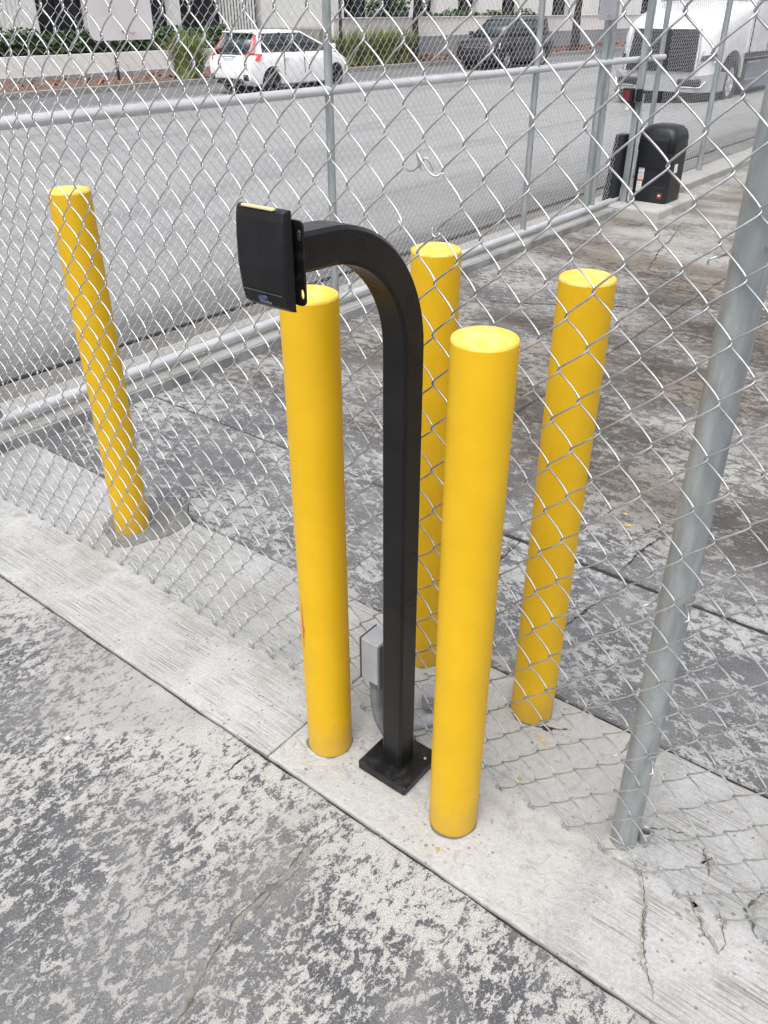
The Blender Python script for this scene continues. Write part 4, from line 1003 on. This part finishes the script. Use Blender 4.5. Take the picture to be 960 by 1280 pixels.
# leaves
def leafcloud(n, fn, size, seed, up=.3):
    rs = np.random.RandomState(seed); mb = MB()
    for i in range(n):
        c = fn(rs); d = rs.randn(3); d[2] = abs(d[2])*up+.1; d /= np.linalg.norm(d); a = np.cross(d, rs.randn(3)); a /= np.linalg.norm(a)+1e-9
        l = size*(.6+.8*rs.rand()); q = l*.38
        V = [c-d*l/2, c+a*q, c+d*l/2+np.array([0,0,-.12*l]), c-a*q]; mb.add(V, [(0,1,2,3)])
    return mb
def leafmat(name, c, var=.5):
    s = NB(name); p = s.world(); n = s.noise(p, 3.5, 5, .7); n2 = s.noise(p, 40, 2, .5)
    col = s.mix(s.ramp(n, .35, .65), tuple(k*(1-var) for k in c), tuple(k*(1+var) for k in c)); col = s.mix(s.math('MULTIPLY', s.ramp(n2, .5, .7), .5), col, tuple(k*1.5 for k in c))
    return s.fin(col, .55, 0, None, .4)
M_leaf = leafmat('hedge_leaf', (.045,.085,.030)); M_leaf2 = leafmat('tree_leaf', (.05,.085,.03)); M_grass = leafmat('grass_blade', (.17,.20,.06), .35)
M_flow = simple('red_flower', (.45,.03,.025), .6)
def hedge(y0, y1, x0, x1, z0, z1, label, seed, flowers=0, dens=70):
    h = thing('hedge', ((x0+x1)/2, (y0+y1)/2, z0), label, 'hedge', 'hedges along the wall')
    def fn(rs):
        y = y0+(y1-y0)*rs.rand(); top = z1*(.82+.25*mnoise.noise(Vector((y*.9, seed, 0))))
        return np.array([x0+(x1-x0)*(rs.rand()**.6), y, z0+(top-z0)*rs.rand()**.75])
    leafcloud(int((y1-y0)*dens), fn, .17, seed).build('foliage', M_leaf, h, world=True)
    if z0 < 1:
        MB().box(((x0+x1)/2-.25, (y0+y1)/2, (z0+z1*.72)/2), (.5, y1-y0-.2, z1*.72-z0)).build('inner_twigs', simple('twig_dark', (.018,.022,.012), .9), h, world=True)
    rs = np.random.RandomState(seed+1)
    for i in range(flowers):
        c = fn(rs); c[0] = x1+.02
        MB().lathe([(.0001,-.04),(.08,-.02),(.10,.02),(.05,.06),(.0001,.05)], 7, (0,0,0)).build('flower', M_flow, h, world=True, loc=None).location = Vector(c)-gloc(h)
    return h
hedge(6, 23.2, -26.3, -25.25, .2, 1.35, 'dark hedge with red flowers above the low white wall', 3, 34, 210)
hedge(35.5, 46, -26.6, -25.6, 1.0, 1.75, 'bright green hedge on top of the taller white wall', 6, 0, 180)
def grass(x, y, label, seed, h=.95, n=260, spread=.16):
    g = thing('ornamental_grass', (x, y, -.18), label, 'plant', 'grass clumps by the kerb')
    rs = np.random.RandomState(seed); mb = MB()
    for i in range(n):
        a = rs.rand()*6.283; r0 = spread*math.sqrt(rs.rand()); L = h*(.65+.45*rs.rand()); lean = .12+.65*rs.rand()**1.5
        bx, by = r0*math.cos(a), r0*math.sin(a); wv = .012+.012*rs.rand(); px_, py_ = -math.sin(a)*wv, math.cos(a)*wv; V = []
        for k in range(5):
            t = k/4; rr_ = lean*L*t*t*1.1; z = L*(t-.30*lean*t*t*t); ww = 1-.85*t
            V += [(bx+math.cos(a)*rr_-px_*ww, by+math.sin(a)*rr_-py_*ww, z), (bx+math.cos(a)*rr_+px_*ww, by+math.sin(a)*rr_+py_*ww, z)]
        mb.add(V, [(2*k, 2*k+1, 2*k+3, 2*k+2) for k in range(4)])
    mb.build('blades', M_grass, g); return g
grass(-22.3, 18.55, 'spiky green grass clump beside the rear of the white hatchback', 1, 1.25, 620, .42)
for i, (yy, lb) in enumerate(((26.3,'first grass clump right of the white hatchback'),(27.4,'middle grass clump between the two parked cars'),(28.5,'third grass clump from the white hatchback'),(29.6,'grass clump nearest the front of the dark SUV'))):
    grass(-22.6, yy, lb, 10+i, 1.25, 480, .42)
# scattered dead leaves on the bed
M_litter = simple('dead_leaf', (.22,.10,.06), .8, 0, .4, 10)
rs = np.random.RandomState(4)
tag(leafcloud(900, lambda r: np.array([-24.9+3*r.rand(), 5+60*r.rand(), -.16+.02*r.rand()]), .16, 5, .05).build('leaf_litter', M_litter), 'brown fallen leaves scattered over the planting bed', 'leaf litter', kind='stuff')
# posts and trees
def lamp(x, y, label, r=.06, h=5.5):
    l = thing('lamp_post', (x, y, -.25), label, 'lamp post', 'posts across the road')
    MB().lathe([(r*2.2,0),(r*2.2,.25),(r*1.2,.35),(r,.5),(r*.8,h)], 14).build('pole', M_frame, l)
    MB().lathe([(.05,h),(.18,h+.1),(.22,h+.4),(.08,h+.5),(.0001,h+.55)], 14).build('lantern', simple('lantern', (.5,.5,.48), .4), l); return l
lamp(-22.4, 25.75, 'thin black lamp post just in front of the white hatchback')
ms = thing('marker_post', (-23.4, 16.75, -.2), 'short thin black post before the low white wall', 'post')
MB().box((0,0,.40), (.07,.07,.85), bev=.01).build('stem', M_frame, ms); MB().box((0,0,.84), (.10,.10,.03)).build('cap', M_frame, ms)
M_bark = simple('bark', (.045,.038,.034), .9, 0, .4, 6, .6, 25)
def tree(x, y, r, label, seed):
    t = thing('street_tree', (x, y, -.22), label, 'tree', 'street trees'); rs = np.random.RandomState(seed)
    mb = MB(); P = [(0,0,-.1),(.03,.02,.6),(-.02,.05,1.4),(.05,.0,2.2),(.02,.05,3.2)]
    mb.tube(spline(P, 5), np.linspace(r*1.25, r*.6, 21), 12)
    tips = []
    for k in range(7):
        a = k*.9+rs.rand(); z0_ = 2.0+rs.rand()*1.1; L = 1.1+rs.rand()*.8
        e = np.array([math.cos(a)*L, math.sin(a)*L, z0_+1.0+rs.rand()]); mb.tube(spline([(0.02,.03,z0_), (math.cos(a)*L*.45, math.sin(a)*L*.45, z0_+.45), tuple(e)], 5), np.linspace(r*.45, r*.1, 11), 8); tips.append(e)
    mb.build('trunk', M_bark, t)
    def fn(q): c = tips[q.randint(len(tips))]; d = q.randn(3)*np.array([.5,.5,.36]); return c+d+np.array([0,0,.2])
    leafcloud(2600, fn, .20, seed, .5).build('crown', M_leaf2, t)
tree(-22.9, 30.9, .13, 'street tree whose dark trunk rises left of the SUV', 2)
tree(-21.9, 43.0, .20, 'rough dark trunk of the street tree right of the SUV', 3)
# pots on the terrace
for i, (yy, lb) in enumerate(((34.0,'dark round planter on the terrace nearest the lamp post'),(36.0,'second dark planter on the terrace above the white wall'))):
    p = thing('planter', (-27.5, yy, .95), lb, 'planter', 'terrace planters')
    MB().lathe([(.22,0),(.34,.35),(.36,.62),(.30,.62),(.28,.5),(.0001,.5)], 20).build('pot', M_frame, p)
    leafcloud(120, lambda r: r.randn(3)*np.array([.2,.2,.16])+np.array([0,0,.75]), .2, 20+i).build('foliage', M_leaf, p)
# terrace block carrying planters and building base on the right side
tb = MB().box((-27.3, 58, .30), (3.6, 60, 1.28)).build('terrace', M_walk); tag(tb, kind='structure')
